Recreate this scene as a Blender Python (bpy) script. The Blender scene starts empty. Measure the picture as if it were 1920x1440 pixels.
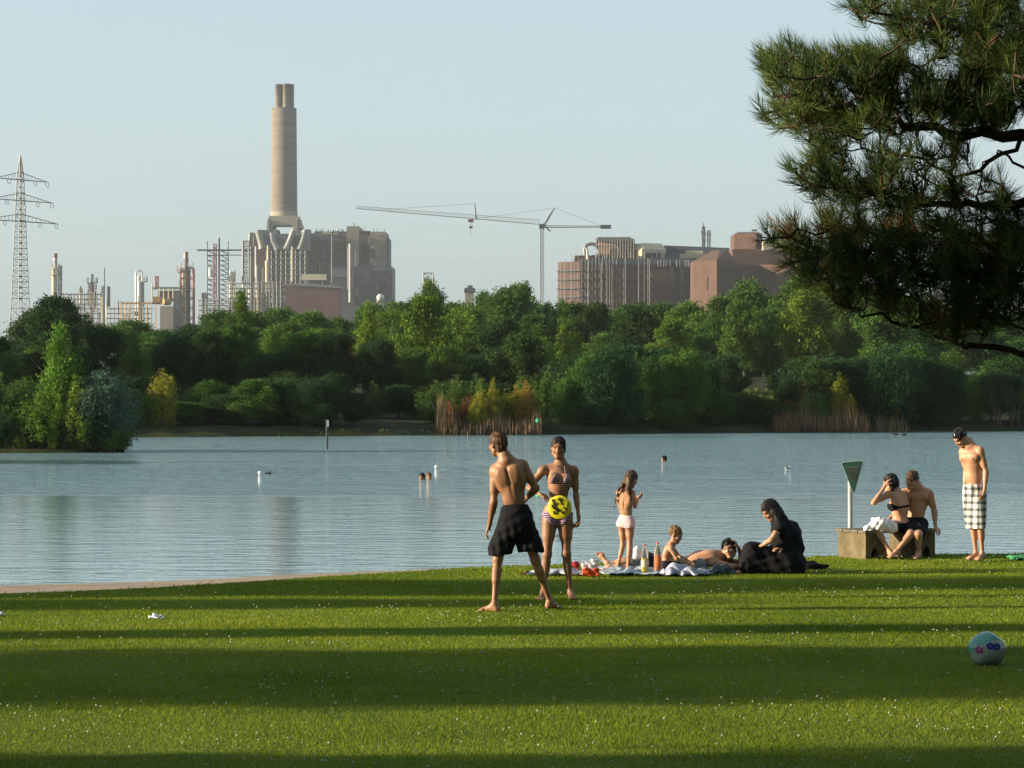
import bpy, math, random
import numpy as np
from mathutils import Vector, Matrix
R = math.radians
S = bpy.context.scene
COL = S.collection

# ---------------------------------------------------------------- camera, sky, sun, exposure
F = 5700.0          # focal length in pixels of a 1920 px wide frame
H = 2.35            # eye height above the lawn
HY = 700.0          # picture row of the horizon
cam = bpy.data.cameras.new('camera'); camo = bpy.data.objects.new('camera', cam); COL.objects.link(camo)
camo.location = (0, 0, H); camo.rotation_euler = (R(90), 0, 0)
cam.sensor_width = 36; cam.lens = 36 * F / 1920; cam.shift_y = -(720 - HY) / 1920
cam.clip_start = 0.5; cam.clip_end = 30000
S.camera = camo
SUN_EL, SUN_BACK = 13.0, 6.0
sunv = Vector((-math.cos(R(SUN_EL)) * math.cos(R(SUN_BACK)), -math.cos(R(SUN_EL)) * math.sin(R(SUN_BACK)), math.sin(R(SUN_EL))))
w = bpy.data.worlds.new('World'); S.world = w; w.use_nodes = True
nt = w.node_tree; bg = nt.nodes['Background']
sky = nt.nodes.new('ShaderNodeTexSky'); sky.sky_type = 'NISHITA'; sky.sun_disc = False
sky.sun_elevation = R(SUN_EL); sky.sun_rotation = math.atan2(sunv.x, sunv.y) % (2 * math.pi)
sky.air_density = 1.0; sky.dust_density = 1.6; sky.ozone_density = 3.5; sky.altitude = 50
hsv = nt.nodes.new('ShaderNodeHueSaturation'); hsv.inputs['Saturation'].default_value = 0.74; nt.links.new(sky.outputs[0], hsv.inputs['Color']); veil = nt.nodes.new('ShaderNodeMix'); veil.data_type = 'RGBA'; veil.inputs[0].default_value = 0.6; veil.inputs[7].default_value = (2.0, 2.46, 2.58, 1); nt.links.new(hsv.outputs[0], veil.inputs[6]); nt.links.new(veil.outputs[2], bg.inputs[0]); bg.inputs[1].default_value = 0.108
sl = bpy.data.lights.new('sun', 'SUN'); sl.energy = 5.0; sl.angle = R(0.6); sl.color = (1.0, 0.84, 0.60)
so = bpy.data.objects.new('sun', sl); COL.objects.link(so); so.rotation_euler = sunv.to_track_quat('Z', 'Y').to_euler()
S.view_settings.view_transform = 'Standard'; S.view_settings.look = 'None'
S.view_settings.exposure = 1.3; S.view_settings.gamma = 1.0; S.view_settings.use_curve_mapping = False
S.cycles.use_denoising = True
S.cycles.max_bounces = 8; S.cycles.transparent_max_bounces = 16; S.cycles.volume_bounces = 0

def P(px, py, D):                     # a point of the place seen at picture (px, py) at distance D
    return Vector(((px - 960) * D / F, D, H - (py - HY) * D / F))
def XD(px, D): return (px - 960) * D / F
def ZD(py, D): return H - (py - HY) * D / F

# ---------------------------------------------------------------- helpers
def tag(o, label=None, cat=None, group=None, kind=None):
    for k, v in (('label', label), ('category', cat), ('group', group), ('kind', kind)):
        if v: o[k] = v
    return o
def empty(name, loc=(0, 0, 0), label=None, cat=None, group=None, rz=0):
    o = bpy.data.objects.new(name, None); o.empty_display_size = 0.1; COL.objects.link(o)
    o.location = loc; o.rotation_euler[2] = rz
    return tag(o, label, cat, group)
def link(name, me, mat=None, parent=None, loc=None, local=False):
    o = bpy.data.objects.new(name, me); COL.objects.link(o)
    if mat is not None and not me.materials: me.materials.append(mat)
    if parent is not None:
        o.parent = parent
        if not local:     # geometry was written in world space: take off the parent's place
            m = Matrix.Rotation(parent.rotation_euler[2], 4, 'Z'); m.translation = parent.location
            p2 = parent.parent
            if p2 is not None:
                m2 = Matrix.Rotation(p2.rotation_euler[2], 4, 'Z'); m2.translation = p2.location; m = m2 @ m
            o.matrix_parent_inverse = m.inverted()
    if loc is not None: o.location = loc
    return o
def mesh_np(name, v, f, smooth=False, attr=None, loops=None):
    """v (n,3), f (m,k) all faces with k corners"""
    me = bpy.data.meshes.new(name); v = np.asarray(v, np.float32); f = np.asarray(f, np.int32)
    me.vertices.add(len(v)); me.vertices.foreach_set('co', v.ravel())
    k = f.shape[1]
    me.loops.add(f.size); me.loops.foreach_set('vertex_index', f.ravel())
    me.polygons.add(len(f)); me.polygons.foreach_set('loop_start', np.arange(0, f.size, k, dtype=np.int32))
    me.polygons.foreach_set('loop_total', np.full(len(f), k, np.int32))
    if smooth: me.polygons.foreach_set('use_smooth', np.ones(len(f), bool))
    if attr is not None:
        a = me.attributes.new('tint', 'FLOAT', 'POINT'); a.data.foreach_set('value', np.asarray(attr, np.float32))
    me.update(calc_edges=True)
    return me

class MB:
    def __init__(s): s.v = []; s.f = []; s.sm = []
    def add(s, vs, fs, smooth=False):
        n = len(s.v); s.v += [tuple(p) for p in vs]; s.f += [tuple(i + n for i in f) for f in fs]; s.sm += [smooth] * len(fs); return s
    def box(s, x0, x1, y0, y1, z0, z1, rz=0, c=None):
        vs = [Vector((x, y, z)) for z in (z0, z1) for x, y in ((x0, y0), (x1, y0), (x1, y1), (x0, y1))]
        if rz:
            c = Vector(c or ((x0 + x1) / 2, (y0 + y1) / 2, 0)); m = Matrix.Rotation(rz, 3, 'Z')
            vs = [m @ (p - c) + c for p in vs]
        return s.add(vs, [(3, 2, 1, 0), (4, 5, 6, 7), (0, 1, 5, 4), (1, 2, 6, 5), (2, 3, 7, 6), (3, 0, 4, 7)])
    def obox(s, m, sx, sy, sz):      # oriented box, m = 4x4, sizes full
        vs = [m @ Vector((x * sx / 2, y * sy / 2, z * sz / 2)) for z in (-1, 1) for x, y in ((-1, -1), (1, -1), (1, 1), (-1, 1))]
        return s.add(vs, [(3, 2, 1, 0), (4, 5, 6, 7), (0, 1, 5, 4), (1, 2, 6, 5), (2, 3, 7, 6), (3, 0, 4, 7)])
    def tube(s, pts, rad, n=8, caps=True, smooth=True):
        pts = [Vector(p) for p in pts]
        if not hasattr(rad, '__len__'): rad = [rad] * len(pts)
        vs = []; t0 = (pts[1] - pts[0]).normalized()
        up = Vector((0, 0, 1)) if abs(t0.z) < 0.9 else Vector((1, 0, 0))
        a = t0.cross(up).normalized()
        for i, p in enumerate(pts):
            t = (pts[min(i + 1, len(pts) - 1)] - pts[max(i - 1, 0)]).normalized()
            a = (a - t * a.dot(t)).normalized(); b = t.cross(a)
            for k in range(n):
                q = 2 * math.pi * k / n; vs.append(p + (a * math.cos(q) + b * math.sin(q)) * rad[i])
        fs = [(i * n + k, i * n + (k + 1) % n, (i + 1) * n + (k + 1) % n, (i + 1) * n + k) for i in range(len(pts) - 1) for k in range(n)]
        s.add(vs, fs, smooth)
        if caps: s.add(vs[:n], [tuple(range(n))[::-1]]); s.add(vs[-n:], [tuple(range(n))])
        return s
    def bar(s, a, b, r): return s.tube([a, b], r, 4, False, False)
    def lathe(s, c, prof, n=16, smooth=True, a0=0):      # prof: (radius, z)
        c = Vector(c); vs = [c + Vector((r * math.cos(a0 + 2 * math.pi * k / n), r * math.sin(a0 + 2 * math.pi * k / n), z)) for r, z in prof for k in range(n)]
        fs = [(i * n + k, i * n + (k + 1) % n, (i + 1) * n + (k + 1) % n, (i + 1) * n + k) for i in range(len(prof) - 1) for k in range(n)]
        s.add(vs, fs, smooth)
        if prof[0][0] > 1e-4: s.add(vs[:n], [tuple(range(n))[::-1]])
        if prof[-1][0] > 1e-4: s.add(vs[-n:], [tuple(range(n))])
        return s
    def prism(s, poly, y0, y1):      # polygon in x,z pushed from y0 to y1
        n = len(poly); vs = [(x, y0, z) for x, z in poly] + [(x, y1, z) for x, z in poly]
        return s.add(vs, [tuple(range(n)), tuple(range(2 * n - 1, n - 1, -1))] + [(k, k + n, (k + 1) % n + n, (k + 1) % n) for k in range(n)])
    def plan(s, poly, z0, z1):       # polygon in x,y pushed from z0 to z1
        n = len(poly); vs = [(x, y, z0) for x, y in poly] + [(x, y, z1) for x, y in poly]
        return s.add(vs, [tuple(range(n))[::-1], tuple(range(n, 2 * n))] + [(k, (k + 1) % n, (k + 1) % n + n, k + n) for k in range(n)])
    def ball(s, c, r, n=16, m=10, sq=(1, 1, 1)):
        prof = [(max(1e-5, math.sin(math.pi * i / m)) * r, -math.cos(math.pi * i / m) * r) for i in range(m + 1)]
        t = MB(); t.lathe((0, 0, 0), prof, n); return s.add([(p[0] * sq[0] + c[0], p[1] * sq[1] + c[1], p[2] * sq[2] + c[2]) for p in t.v], t.f, True)
    def build(s, name, mat, parent=None, local=False):
        me = bpy.data.meshes.new(name); me.from_pydata(s.v, [], s.f)
        me.polygons.foreach_set('use_smooth', s.sm); me.update(); return link(name, me, mat, parent, local=local)

# ---------------------------------------------------------------- materials
def mat(name, col, rough=0.8, col2=None, scale=3.0, spec=0.3, metal=0.0, bump=0.0, bscale=None, detail=5, mapping=None, trans=0.0, attr=False, sheen=0, objrand=0.0, wts=(0.35, 0.65)):
    m = bpy.data.materials.new(name); m.use_nodes = True; n = m.node_tree; L = n.links
    b = n.nodes['Principled BSDF']; b.inputs['Roughness'].default_value = rough; b.inputs['Specular IOR Level'].default_value = spec
    b.inputs['Metallic'].default_value = metal
    c = (*col, 1); out = None
    if col2:
        tc = n.nodes.new('ShaderNodeTexCoord'); no = n.nodes.new('ShaderNodeTexNoise'); no.inputs['Scale'].default_value = scale; no.inputs['Detail'].default_value = detail
        mp = n.nodes.new('ShaderNodeMapping'); mp.inputs['Scale'].default_value = mapping or (1, 1, 1)
        L.new(tc.outputs['Object'], mp.inputs[0]); L.new(mp.outputs[0], no.inputs['Vector'])
        r = n.nodes.new('ShaderNodeValToRGB'); r.color_ramp.elements[0].color = c; r.color_ramp.elements[1].color = (*col2, 1)
        r.color_ramp.elements[0].position = wts[0]; r.color_ramp.elements[1].position = wts[1]
        if attr:
            at = n.nodes.new('ShaderNodeAttribute'); at.attribute_name = 'tint'
            ad = n.nodes.new('ShaderNodeMath'); ad.operation = 'MULTIPLY_ADD'; L.new(at.outputs['Fac'], ad.inputs[0]); ad.inputs[1].default_value = 0.5
            mu = n.nodes.new('ShaderNodeMath'); mu.operation = 'MULTIPLY'; mu.inputs[1].default_value = 0.5; L.new(no.outputs['Fac'], mu.inputs[0]); L.new(mu.outputs[0], ad.inputs[2])
            L.new(ad.outputs[0], r.inputs[0])
        else: L.new(no.outputs['Fac'], r.inputs[0])
        out = r.outputs[0]
        if objrand:
            oi = n.nodes.new('ShaderNodeObjectInfo'); hs = n.nodes.new('ShaderNodeHueSaturation')
            mr = n.nodes.new('ShaderNodeMapRange'); mr.inputs['To Min'].default_value = 1 - objrand; mr.inputs['To Max'].default_value = 1 + objrand
            L.new(oi.outputs['Random'], mr.inputs['Value']); L.new(mr.outputs[0], hs.inputs['Value']); L.new(out, hs.inputs['Color'])
            mr2 = n.nodes.new('ShaderNodeMapRange'); mr2.inputs['To Min'].default_value = 0.5 + objrand * 0.09; mr2.inputs['To Max'].default_value = 0.5 - objrand * 0.09
            m3 = n.nodes.new('ShaderNodeMath'); m3.operation = 'FRACT'; m4 = n.nodes.new('ShaderNodeMath'); m4.operation = 'MULTIPLY'; m4.inputs[1].default_value = 7.31
            L.new(oi.outputs['Random'], m4.inputs[0]); L.new(m4.outputs[0], m3.inputs[0]); L.new(m3.outputs[0], mr2.inputs['Value']); L.new(mr2.outputs[0], hs.inputs['Hue'])
            out = hs.outputs[0]
        L.new(out, b.inputs['Base Color'])
    else: b.inputs['Base Color'].default_value = c
    if bump:
        tc = n.nodes.new('ShaderNodeTexCoord'); nb = n.nodes.new('ShaderNodeTexNoise'); nb.inputs['Scale'].default_value = bscale or scale * 4; nb.inputs['Detail'].default_value = 4
        bu = n.nodes.new('ShaderNodeBump'); bu.inputs['Strength'].default_value = bump; bu.inputs['Distance'].default_value = 0.02
        L.new(tc.outputs['Object'], nb.inputs['Vector']); L.new(nb.outputs['Fac'], bu.inputs['Height']); L.new(bu.outputs[0], b.inputs['Normal'])
    if trans:
        tr = n.nodes.new('ShaderNodeBsdfTranslucent'); mx = n.nodes.new('ShaderNodeMixShader'); mx.inputs[0].default_value = trans
        if out: L.new(out, tr.inputs[0])
        else: tr.inputs[0].default_value = c
        L.new(b.outputs[0], mx.inputs[1]); L.new(tr.outputs[0], mx.inputs[2]); L.new(mx.outputs[0], n.nodes['Material Output'].inputs[0])
    return m

# ---------------------------------------------------------------- lake, lawn, beach, far bank
WZ = -0.8
def lerp(tab, x):
    if x <= tab[0][0]: return tab[0][1]
    for (a, u), (b, v) in zip(tab, tab[1:]):
        if x <= b: return u + (v - u) * (x - a) / (b - a)
    return tab[-1][1]
LAWN_EDGE = [(-400, 30), (-60, 31), (-5.5, 32.3), (-3.9, 33.3), (-2.2, 35.1), (-0.4, 36.8), (2, 38.0), (4.5, 39.2), (7, 39.6), (60, 41), (400, 44)]
WATER_EDGE = [(-400, 42), (-60, 44), (-7.6, 45.1), (-5.3, 46), (-3, 48), (-0.5, 49.3), (6, 50), (60, 51), (400, 53)]
SHORE = [(-400, 120), (-60, 140), (-19, 149.6), (-1.6, 154.8), (9.5, 160), (27, 166), (60, 170), (400, 190)]
xs = np.unique(np.concatenate([np.linspace(-400, -60, 12), np.linspace(-60, 60, 97), np.linspace(60, 400, 12)]))
def sheet(name, rows, material, **k):      # rows: list of functions x -> (y, z)
    v = []; n = len(xs)
    for fn in rows:
        for x in xs: y, z = fn(x); v.append((x, y, z))
    f = [(i * n + j, i * n + j + 1, (i + 1) * n + j + 1, (i + 1) * n + j) for i in range(len(rows) - 1) for j in range(n - 1)]
    return link(name, mesh_np(name, v, f, True), material)
rng = random.Random(4)
M_lawn = mat('lawn_soil', (0.05, 0.085, 0.012), 0.9, (0.085, 0.12, 0.02), 1.2, 0.1, bump=0.5, bscale=40)
rows = [(lambda x, t=t: (-40 + (lerp(LAWN_EDGE, x) + 40) * t, 0.0)) for t in np.linspace(0, 1, 40)]
tag(sheet('lawn', rows, M_lawn), 'mown green lawn with white clover in the foreground', 'lawn', kind='structure')
M_beach = mat('beach_sand', (0.20, 0.155, 0.115), 0.95, (0.34, 0.27, 0.20), 2.5, 0.1, bump=0.6, bscale=18)
def beach(t, x):
    a = lerp(LAWN_EDGE, x); b = lerp(WATER_EDGE, x)
    return (a + (b - a) * t, -0.006 - (0.794) * max(t, 0) - 0.035 * math.sin(math.pi * max(0, min(t, 1))) + 0.02 * math.sin(x * 1.7 + t * 9) * max(0, min(t, 1)) * (1 - min(t, 1)) * 2)
rows = [(lambda x, t=t: beach(t, x)) for t in list(np.linspace(-0.05, 1, 22)) + [1.3, 2.2]]
tag(sheet('beach', rows, M_beach), 'narrow pale sand strip between lawn and lake', 'beach', kind='structure')
M_bank = mat('bank_earth', (0.012, 0.018, 0.006), 0.95, (0.032, 0.038, 0.013), 0.6, 0.1, bump=0.5, bscale=6)
def bank(d, z, j=0.0): return lambda x: (lerp(SHORE, x) + d + j * math.sin(x * 0.9) + j * math.sin(x * 2.3 + 1), z)
rows = [bank(-60, -4), bank(-8, -2.2), bank(-0.6, WZ - 0.12, .3), bank(0, WZ + 0.06, .3), bank(1.6, WZ + 0.42, .3), bank(10, 0.0), bank(35, 1.0), bank(80, 2.0), bank(200, 2.0), bank(1000, 2.0), bank(4000, 2.0), bank(12000, 2.0)]
tag(sheet('far_bank', rows, M_bank), 'low dark earth bank rising behind the lake', 'bank', kind='structure')

# water
m = bpy.data.materials.new('lake_water'); m.use_nodes = True; n = m.node_tree; L = n.links; b = n.nodes['Principled BSDF']
b.inputs['Base Color'].default_value = (0.19, 0.31, 0.345, 1); b.inputs['Roughness'].default_value = 0.03; b.inputs['IOR'].default_value = 1.333
tc = n.nodes.new('ShaderNodeTexCoord')
def noise(scale, mp, detail=3, rough=0.55):
    a = n.nodes.new('ShaderNodeMapping'); a.inputs['Scale'].default_value = mp; L.new(tc.outputs['Object'], a.inputs[0])
    t = n.nodes.new('ShaderNodeTexNoise'); t.inputs['Scale'].default_value = scale; t.inputs['Detail'].default_value = detail; t.inputs['Roughness'].default_value = rough; L.new(a.outputs[0], t.inputs['Vector']); return t
n1 = noise(2.2, (0.55, 1.0, 1), 4, 0.6); n2 = noise(0.55, (0.5, 1.0, 1), 2); nm = noise(0.06, (0.22, 1.3, 1), 3)
rp = n.nodes.new('ShaderNodeMapRange'); rp.inputs['From Min'].default_value = 0.42; rp.inputs['From Max'].default_value = 0.60; rp.inputs['To Min'].default_value = 0.07; rp.inputs['To Max'].default_value = 1.0
sx = n.nodes.new('ShaderNodeSeparateXYZ'); L.new(tc.outputs['Object'], sx.inputs[0])
ry = n.nodes.new('ShaderNodeMapRange'); ry.inputs['From Min'].default_value = 62; ry.inputs['From Max'].default_value = 100; ry.inputs['To Min'].default_value = -0.20; ry.inputs['To Max'].default_value = 0.12; L.new(sx.outputs['Y'], ry.inputs['Value'])
sm = n.nodes.new('ShaderNodeMath'); sm.operation = 'ADD'; L.new(nm.outputs['Fac'], sm.inputs[0]); L.new(ry.outputs[0], sm.inputs[1]); L.new(sm.outputs[0], rp.inputs['Value'])
bu = n.nodes.new('ShaderNodeBump'); bu.inputs['Distance'].default_value = 0.28; L.new(n1.outputs['Fac'], bu.inputs['Height']); L.new(rp.outputs[0], bu.inputs['Strength'])
bu2 = n.nodes.new('ShaderNodeBump'); bu2.inputs['Distance'].default_value = 0.16; L.new(rp.outputs[0], bu2.inputs['Strength']); L.new(n2.outputs['Fac'], bu2.inputs['Height']); L.new(bu.outputs[0], bu2.inputs['Normal'])
L.new(bu2.outputs[0], b.inputs['Normal'])
rows = [(lambda x, t=t: (36 + t * (170), WZ)) for t in np.linspace(0, 1, 8)]
tag(sheet('water', rows, m), 'calm blue-grey lake with light ripples', 'lake', kind='structure')

# haze: even pale air round camera and scene
m = bpy.data.materials.new('haze_air'); m.use_nodes = True; n = m.node_tree; n.nodes.remove(n.nodes['Principled BSDF'])
pv = n.nodes.new('ShaderNodeVolumePrincipled'); pv.inputs['Color'].default_value = (0.86, 0.93, 1.0, 1); pv.inputs['Density'].default_value = 0.00006; pv.inputs['Anisotropy'].default_value = 0.2
n.links.new(pv.outputs[0], n.nodes['Material Output'].inputs['Volume'])
HAZE = MB().box(-1500, 1500, -120, 2600, -5, 215).build('haze', m); tag(HAZE, 'thin pale summer evening air', 'haze', kind='stuff')
# ---------------------------------------------------------------- foliage
def leaves(pts, dirs, ln, wd, seed=0, tri=False):
    """elongated diamond leaves: centre pts (n,3), long axis dirs (n,3)"""
    g = np.random.default_rng(seed); n = len(pts)
    d = dirs / (np.linalg.norm(dirs, axis=1, keepdims=True) + 1e-9)
    s = np.cross(d, g.normal(size=(n, 3))); s /= np.linalg.norm(s, axis=1, keepdims=True) + 1e-9
    ln = np.asarray(ln).reshape(-1, 1) * np.ones((n, 1)); wd = np.asarray(wd).reshape(-1, 1) * np.ones((n, 1))
    a = pts - d * ln / 2; c = pts + d * ln / 2; k = pts - d * ln * 0.08
    v = np.stack([a, k + s * wd / 2, c, k - s * wd / 2], 1).reshape(-1, 3)
    return v, np.arange(4 * n).reshape(-1, 4), np.repeat(g.random(n), 4)
def crown_mesh(name, blobs, n, leaf, seed, up=0.2, clump=9, spread=0.32, shell=0.45, aspect=2.2):
    """blobs: (x,y,z,rx,ry,rz,weight). Leaf clumps sit towards the outside of each blob."""
    g = np.random.default_rng(seed); B = np.array(blobs, float); wt = B[:, 6] * (B[:, 3] * B[:, 4] + B[:, 4] * B[:, 5] + B[:, 3] * B[:, 5]); wt /= wt.sum()
    nc = max(1, n // clump); ix = g.choice(len(B), nc, p=wt); q = B[ix]
    d = g.normal(size=(nc, 3)); d /= np.linalg.norm(d, axis=1, keepdims=True)
    rad = (1 - shell * g.random(nc) ** 1.5) * (1 + 0.15 * g.normal(size=nc)) + (g.random(nc) < .05) * .22
    ctr = q[:, :3] + d * q[:, 3:6] * rad[:, None]
    size = leaf * (0.7 + 0.9 * g.random(nc))
    pt = np.repeat(ctr, clump, 0) + g.normal(size=(nc * clump, 3)) * np.repeat(size, clump)[:, None] * spread * np.array([3.2, 3.2, 2.6])
    dr = np.repeat(d, clump, 0) * 0.7 + g.normal(size=pt.shape) * 0.8 + np.array([0, 0, up * 2.5])
    sz = leaf * (0.55 + 0.9 * g.random(len(pt)))
    v, f, _ = leaves(pt, dr, sz * 1.35, sz * 1.35 / aspect, seed + 1)
    t = np.clip(np.repeat(g.random(nc), clump) * 0.6 + g.random(len(pt)) * 0.4, 0, 1)
    return mesh_np(name, v, f, False, np.repeat(t, 4))
def fol(name, a, b, **k):
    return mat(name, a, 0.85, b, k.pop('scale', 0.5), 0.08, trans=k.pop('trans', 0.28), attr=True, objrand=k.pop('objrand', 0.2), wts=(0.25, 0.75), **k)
LEAF = {'green': fol('leaf_green', (0.026, 0.066, 0.014), (0.092, 0.172, 0.030)),
        'dark': fol('leaf_dark', (0.013, 0.038, 0.011), (0.048, 0.094, 0.020)),
        'light': fol('leaf_light', (0.045, 0.10, 0.012), (0.135, 0.215, 0.028)),
        'blue': fol('leaf_blue', (0.04, 0.085, 0.055), (0.09, 0.15, 0.10), objrand=0.08),
        'yellow': fol('leaf_yellow', (0.13, 0.15, 0.015), (0.30, 0.29, 0.03), objrand=0.08),
        'ochre': fol('leaf_ochre', (0.16, 0.12, 0.02), (0.34, 0.22, 0.04), objrand=0.08),
        'rust': fol('leaf_rust', (0.13, 0.05, 0.02), (0.25, 0.09, 0.035), objrand=0.08),
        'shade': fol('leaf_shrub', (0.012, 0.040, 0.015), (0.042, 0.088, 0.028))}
M_bark = mat('bark', (0.05, 0.04, 0.03), 0.95, (0.10, 0.08, 0.06), 3, 0.1, bump=0.6, bscale=12, mapping=(1, 1, 0.25))
M_bark_pale = mat('pale_bark', (0.30, 0.26, 0.20), 0.9, (0.42, 0.37, 0.29), 3, 0.1, mapping=(1, 1, 0.3))
M_reed = mat('reed_stem', (0.07, 0.045, 0.025), 0.9, (0.20, 0.14, 0.08), 1.2, 0.1, attr=True)
def trunk_mb(h, r, seed, split=0.45, lean=0.05, nl=6, spread=0.28):
    g = random.Random(seed); m = MB(); lx, ly = g.uniform(-lean, lean), g.uniform(-lean, lean)
    pts = [(lx * h * t * t, ly * h * t * t, h * t * 0.92 - 0.3) for t in (0, .15, .35, .6, .85, 1)]
    m.tube(pts, [r * 1.35, r, r * .85, r * .6, r * .3, r * .08], 7)
    for i in range(nl):
        t = g.uniform(split * 0.7, 0.8); a = g.uniform(0, 6.28); b = Vector((lx * h * t * t, ly * h * t * t, h * t * .92 - .3)); e = spread * h * (1.1 - t * 0.6)
        m.tube([b, b + Vector((math.cos(a) * e * .5, math.sin(a) * e * .5, e * .45)), b + Vector((math.cos(a) * e * .95, math.sin(a) * e * .95, e * 1.05))], [r * .45 * (1.1 - t), r * .28 * (1.1 - t) + .01, .01], 5)
    return m
# unit trees: 1 m tall prototypes are scaled per tree; leaf size is set for a 10 m tree
def lumpy(seed, kind):
    g = random.Random(seed); B = []
    if kind == 'round':      # broad lumpy crown
        for i in range(17):
            t = g.random(); z = 1.9 + 6.9 * t; rr = 2.9 * math.sin(math.pi * min(1, (t * 0.86 + 0.18))) ** 0.7; a = g.uniform(0, 6.28); q = rr * g.uniform(.45, .85); s = g.uniform(.95, 1.75)
            B.append((math.cos(a) * q, math.sin(a) * q, z, s, s, s * .85, 1))
        
        for i in range(12):
            a = g.uniform(0, 6.28); t = g.uniform(.25, 1); z = 2.4 + 6.9 * t; rr = 3.0 * math.sin(math.pi * min(1, (t * .8 + .2))) ** .7 + .5; s = g.uniform(.35, .7); B.append((math.cos(a) * rr, math.sin(a) * rr, z, s, s, s * 1.5, 1.5))
        for i in range(3): s = g.uniform(.35, .6); B.append((g.uniform(-1.4, 1.4), g.uniform(-1.4, 1.4), g.uniform(8.6, 9.5), s, s, s * 1.6, 1.5))
        B.append((0, 0, 5.6, 2.2, 2.2, 3.3, .7)); B.append((g.uniform(-.6, .6), 0, 8.9, 1.1, 1.1, .9, 1))
    elif kind == 'poplar':   # tall, several upright spires
        for i in range(13):
            t = g.random(); z = 1.6 + 6.6 * t; rr = 1.25 * (1.08 - t); a = g.uniform(0, 6.28); q = rr * g.uniform(.2, 1); s = g.uniform(.55, .95) * (1.25 - .5 * t)
            B.append((math.cos(a) * q, math.sin(a) * q, z, s, s, s * 1.9, 1))
        B.append((0, 0, 8.6, .45, .45, 1.3, 1.3))
    elif kind == 'bush':     # dome to the ground
        for i in range(20):
            a = g.uniform(0, 6.28); t = g.random() ** .9; z = .3 + 8.2 * t; q = 4.6 * math.sqrt(max(0, 1 - (z / 9.6) ** 2)) * g.uniform(.55, .95); s = g.uniform(1.1, 2.1)
            B.append((math.cos(a) * q, math.sin(a) * q, z, s * 1.1, s * 1.1, s * .8, 1))
        B.append((0, 0, 3.6, 3.9, 3.9, 4.4, .7))
    elif kind == 'upright':  # shrub of upright feathery shoots
        for i in range(16):
            a = g.uniform(0, 6.28); q = g.uniform(.2, 1.9); h = g.uniform(5.2, 9.6) * (1.12 - q * .2); s = g.uniform(.35, .6)
            B.append((math.cos(a) * q * 1.1, math.sin(a) * q * 1.1, h * .52, s, s, h * .48, 1))
    return B
CROWN = {}
def crowns(kind, shade, cnt, n, leaf, up, seed0, **k):
    CROWN[(kind, shade)] = []
    for i in range(cnt):
        me = crown_mesh('crown', lumpy(seed0 + i, kind), n, leaf, seed0 + i, up, **k); me.materials.append(LEAF[shade]); CROWN[(kind, shade)].append(me)
    return
for i, (sh, cnt) in enumerate((('green', 4), ('dark', 2), ('light', 1), ('shade', 1))): crowns('round', sh, cnt, 24000, 0.235, 0.15, 100 + 10 * i)
for i, (sh, cnt) in enumerate((('green', 2), ('light', 2))): crowns('poplar', sh, cnt, 17000, 0.165, 0.7, 200 + 10 * i, spread=.40)
for i, (sh, cnt) in enumerate((('shade', 3), ('dark', 1), ('blue', 1), ('green', 1))): crowns('bush', sh, cnt, 30000, 0.25, 0.45, 300 + 10 * i)
for i, (sh, cnt) in enumerate((('yellow', 2), ('ochre', 2), ('rust', 1), ('light', 1), ('green', 1), ('blue', 1))): crowns('upright', sh, cnt, 9000, 0.20, 0.9, 400 + 10 * i, spread=.2, aspect=3)
TRUNKS = []
for i in range(4):
    o = trunk_mb(10, .17, 50 + i); me = bpy.data.meshes.new('trunk'); me.from_pydata(o.v, [], o.f); me.polygons.foreach_set('use_smooth', o.sm); me.materials.append(M_bark); TRUNKS.append(me)
me = TRUNKS[0].copy(); me.materials.clear(); me.materials.append(M_bark_pale); TRUNKS.append(me)
GROUNDZ = lambda x, y: lerp([(0, WZ + .06), (1.6, WZ + .42), (10, 0), (35, 1), (80, 2), (9000, 2)], y - lerp(SHORE, x))
KINDW = {'round': 7.4, 'poplar': 4.2, 'bush': 10.6, 'upright': 4.4}
ROWN = {0: 'at the water edge', 1: 'mid wood', 2: 'on the wood skyline', 3: 'far behind the wood'}
ADJ = {'green': 'mid green', 'dark': 'dark green', 'light': 'bright green', 'shade': 'deep green', 'blue': 'grey-green', 'yellow': 'yellow-green', 'ochre': 'ochre yellow', 'rust': 'rusty brown'}
KN = {'round': ('broadleaf_tree', 'broad-crowned tree', 'tree'), 'poplar': ('poplar_tree', 'slim upright poplar', 'tree'), 'bush': ('willow_bush', 'domed willow bush', 'bush'), 'upright': ('shrub', 'feathery upright shrub', 'shrub')}
MARKS = [(-50, 'left of the pylon'), (38, 'in front of the pylon'), (103, 'below the red-capped cream column'), (180, 'below the grey refinery stacks'), (262, 'below the white column'), (348, 'below the red-frame flare stack'), (408, 'below the steel lattice frame'), (470, 'below the left end of the power station'), (533, 'below the big chimney'), (600, 'below the red brick shed'), (660, 'below the silver pipe stack'), (720, 'below the power station right end'), (800, 'below the small tank tower'), (880, 'below the small grey roof'), (950, 'between grey roof and crane mast'), (1015, 'below the crane mast'), (1080, 'below the scaffold left corner'), (1160, 'below the round pipe bend'), (1230, 'below the cream roof hall'), (1290, 'below the dark wall'), (1350, 'below the gabled brick block'), (1430, 'below the tall brick block'), (1500, 'below the pine branch tip'), (1600, 'behind the pine, above the green sign'), (1700, 'behind the pine, above the bench couple'), (1800, 'behind the pine, above the man in cap'), (1900, 'at the right picture edge'), (2060, 'just beyond the right picture edge'), (2250, 'beyond the right picture edge'), (2450, 'far beyond the right picture edge')]
USED = {}
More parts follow.
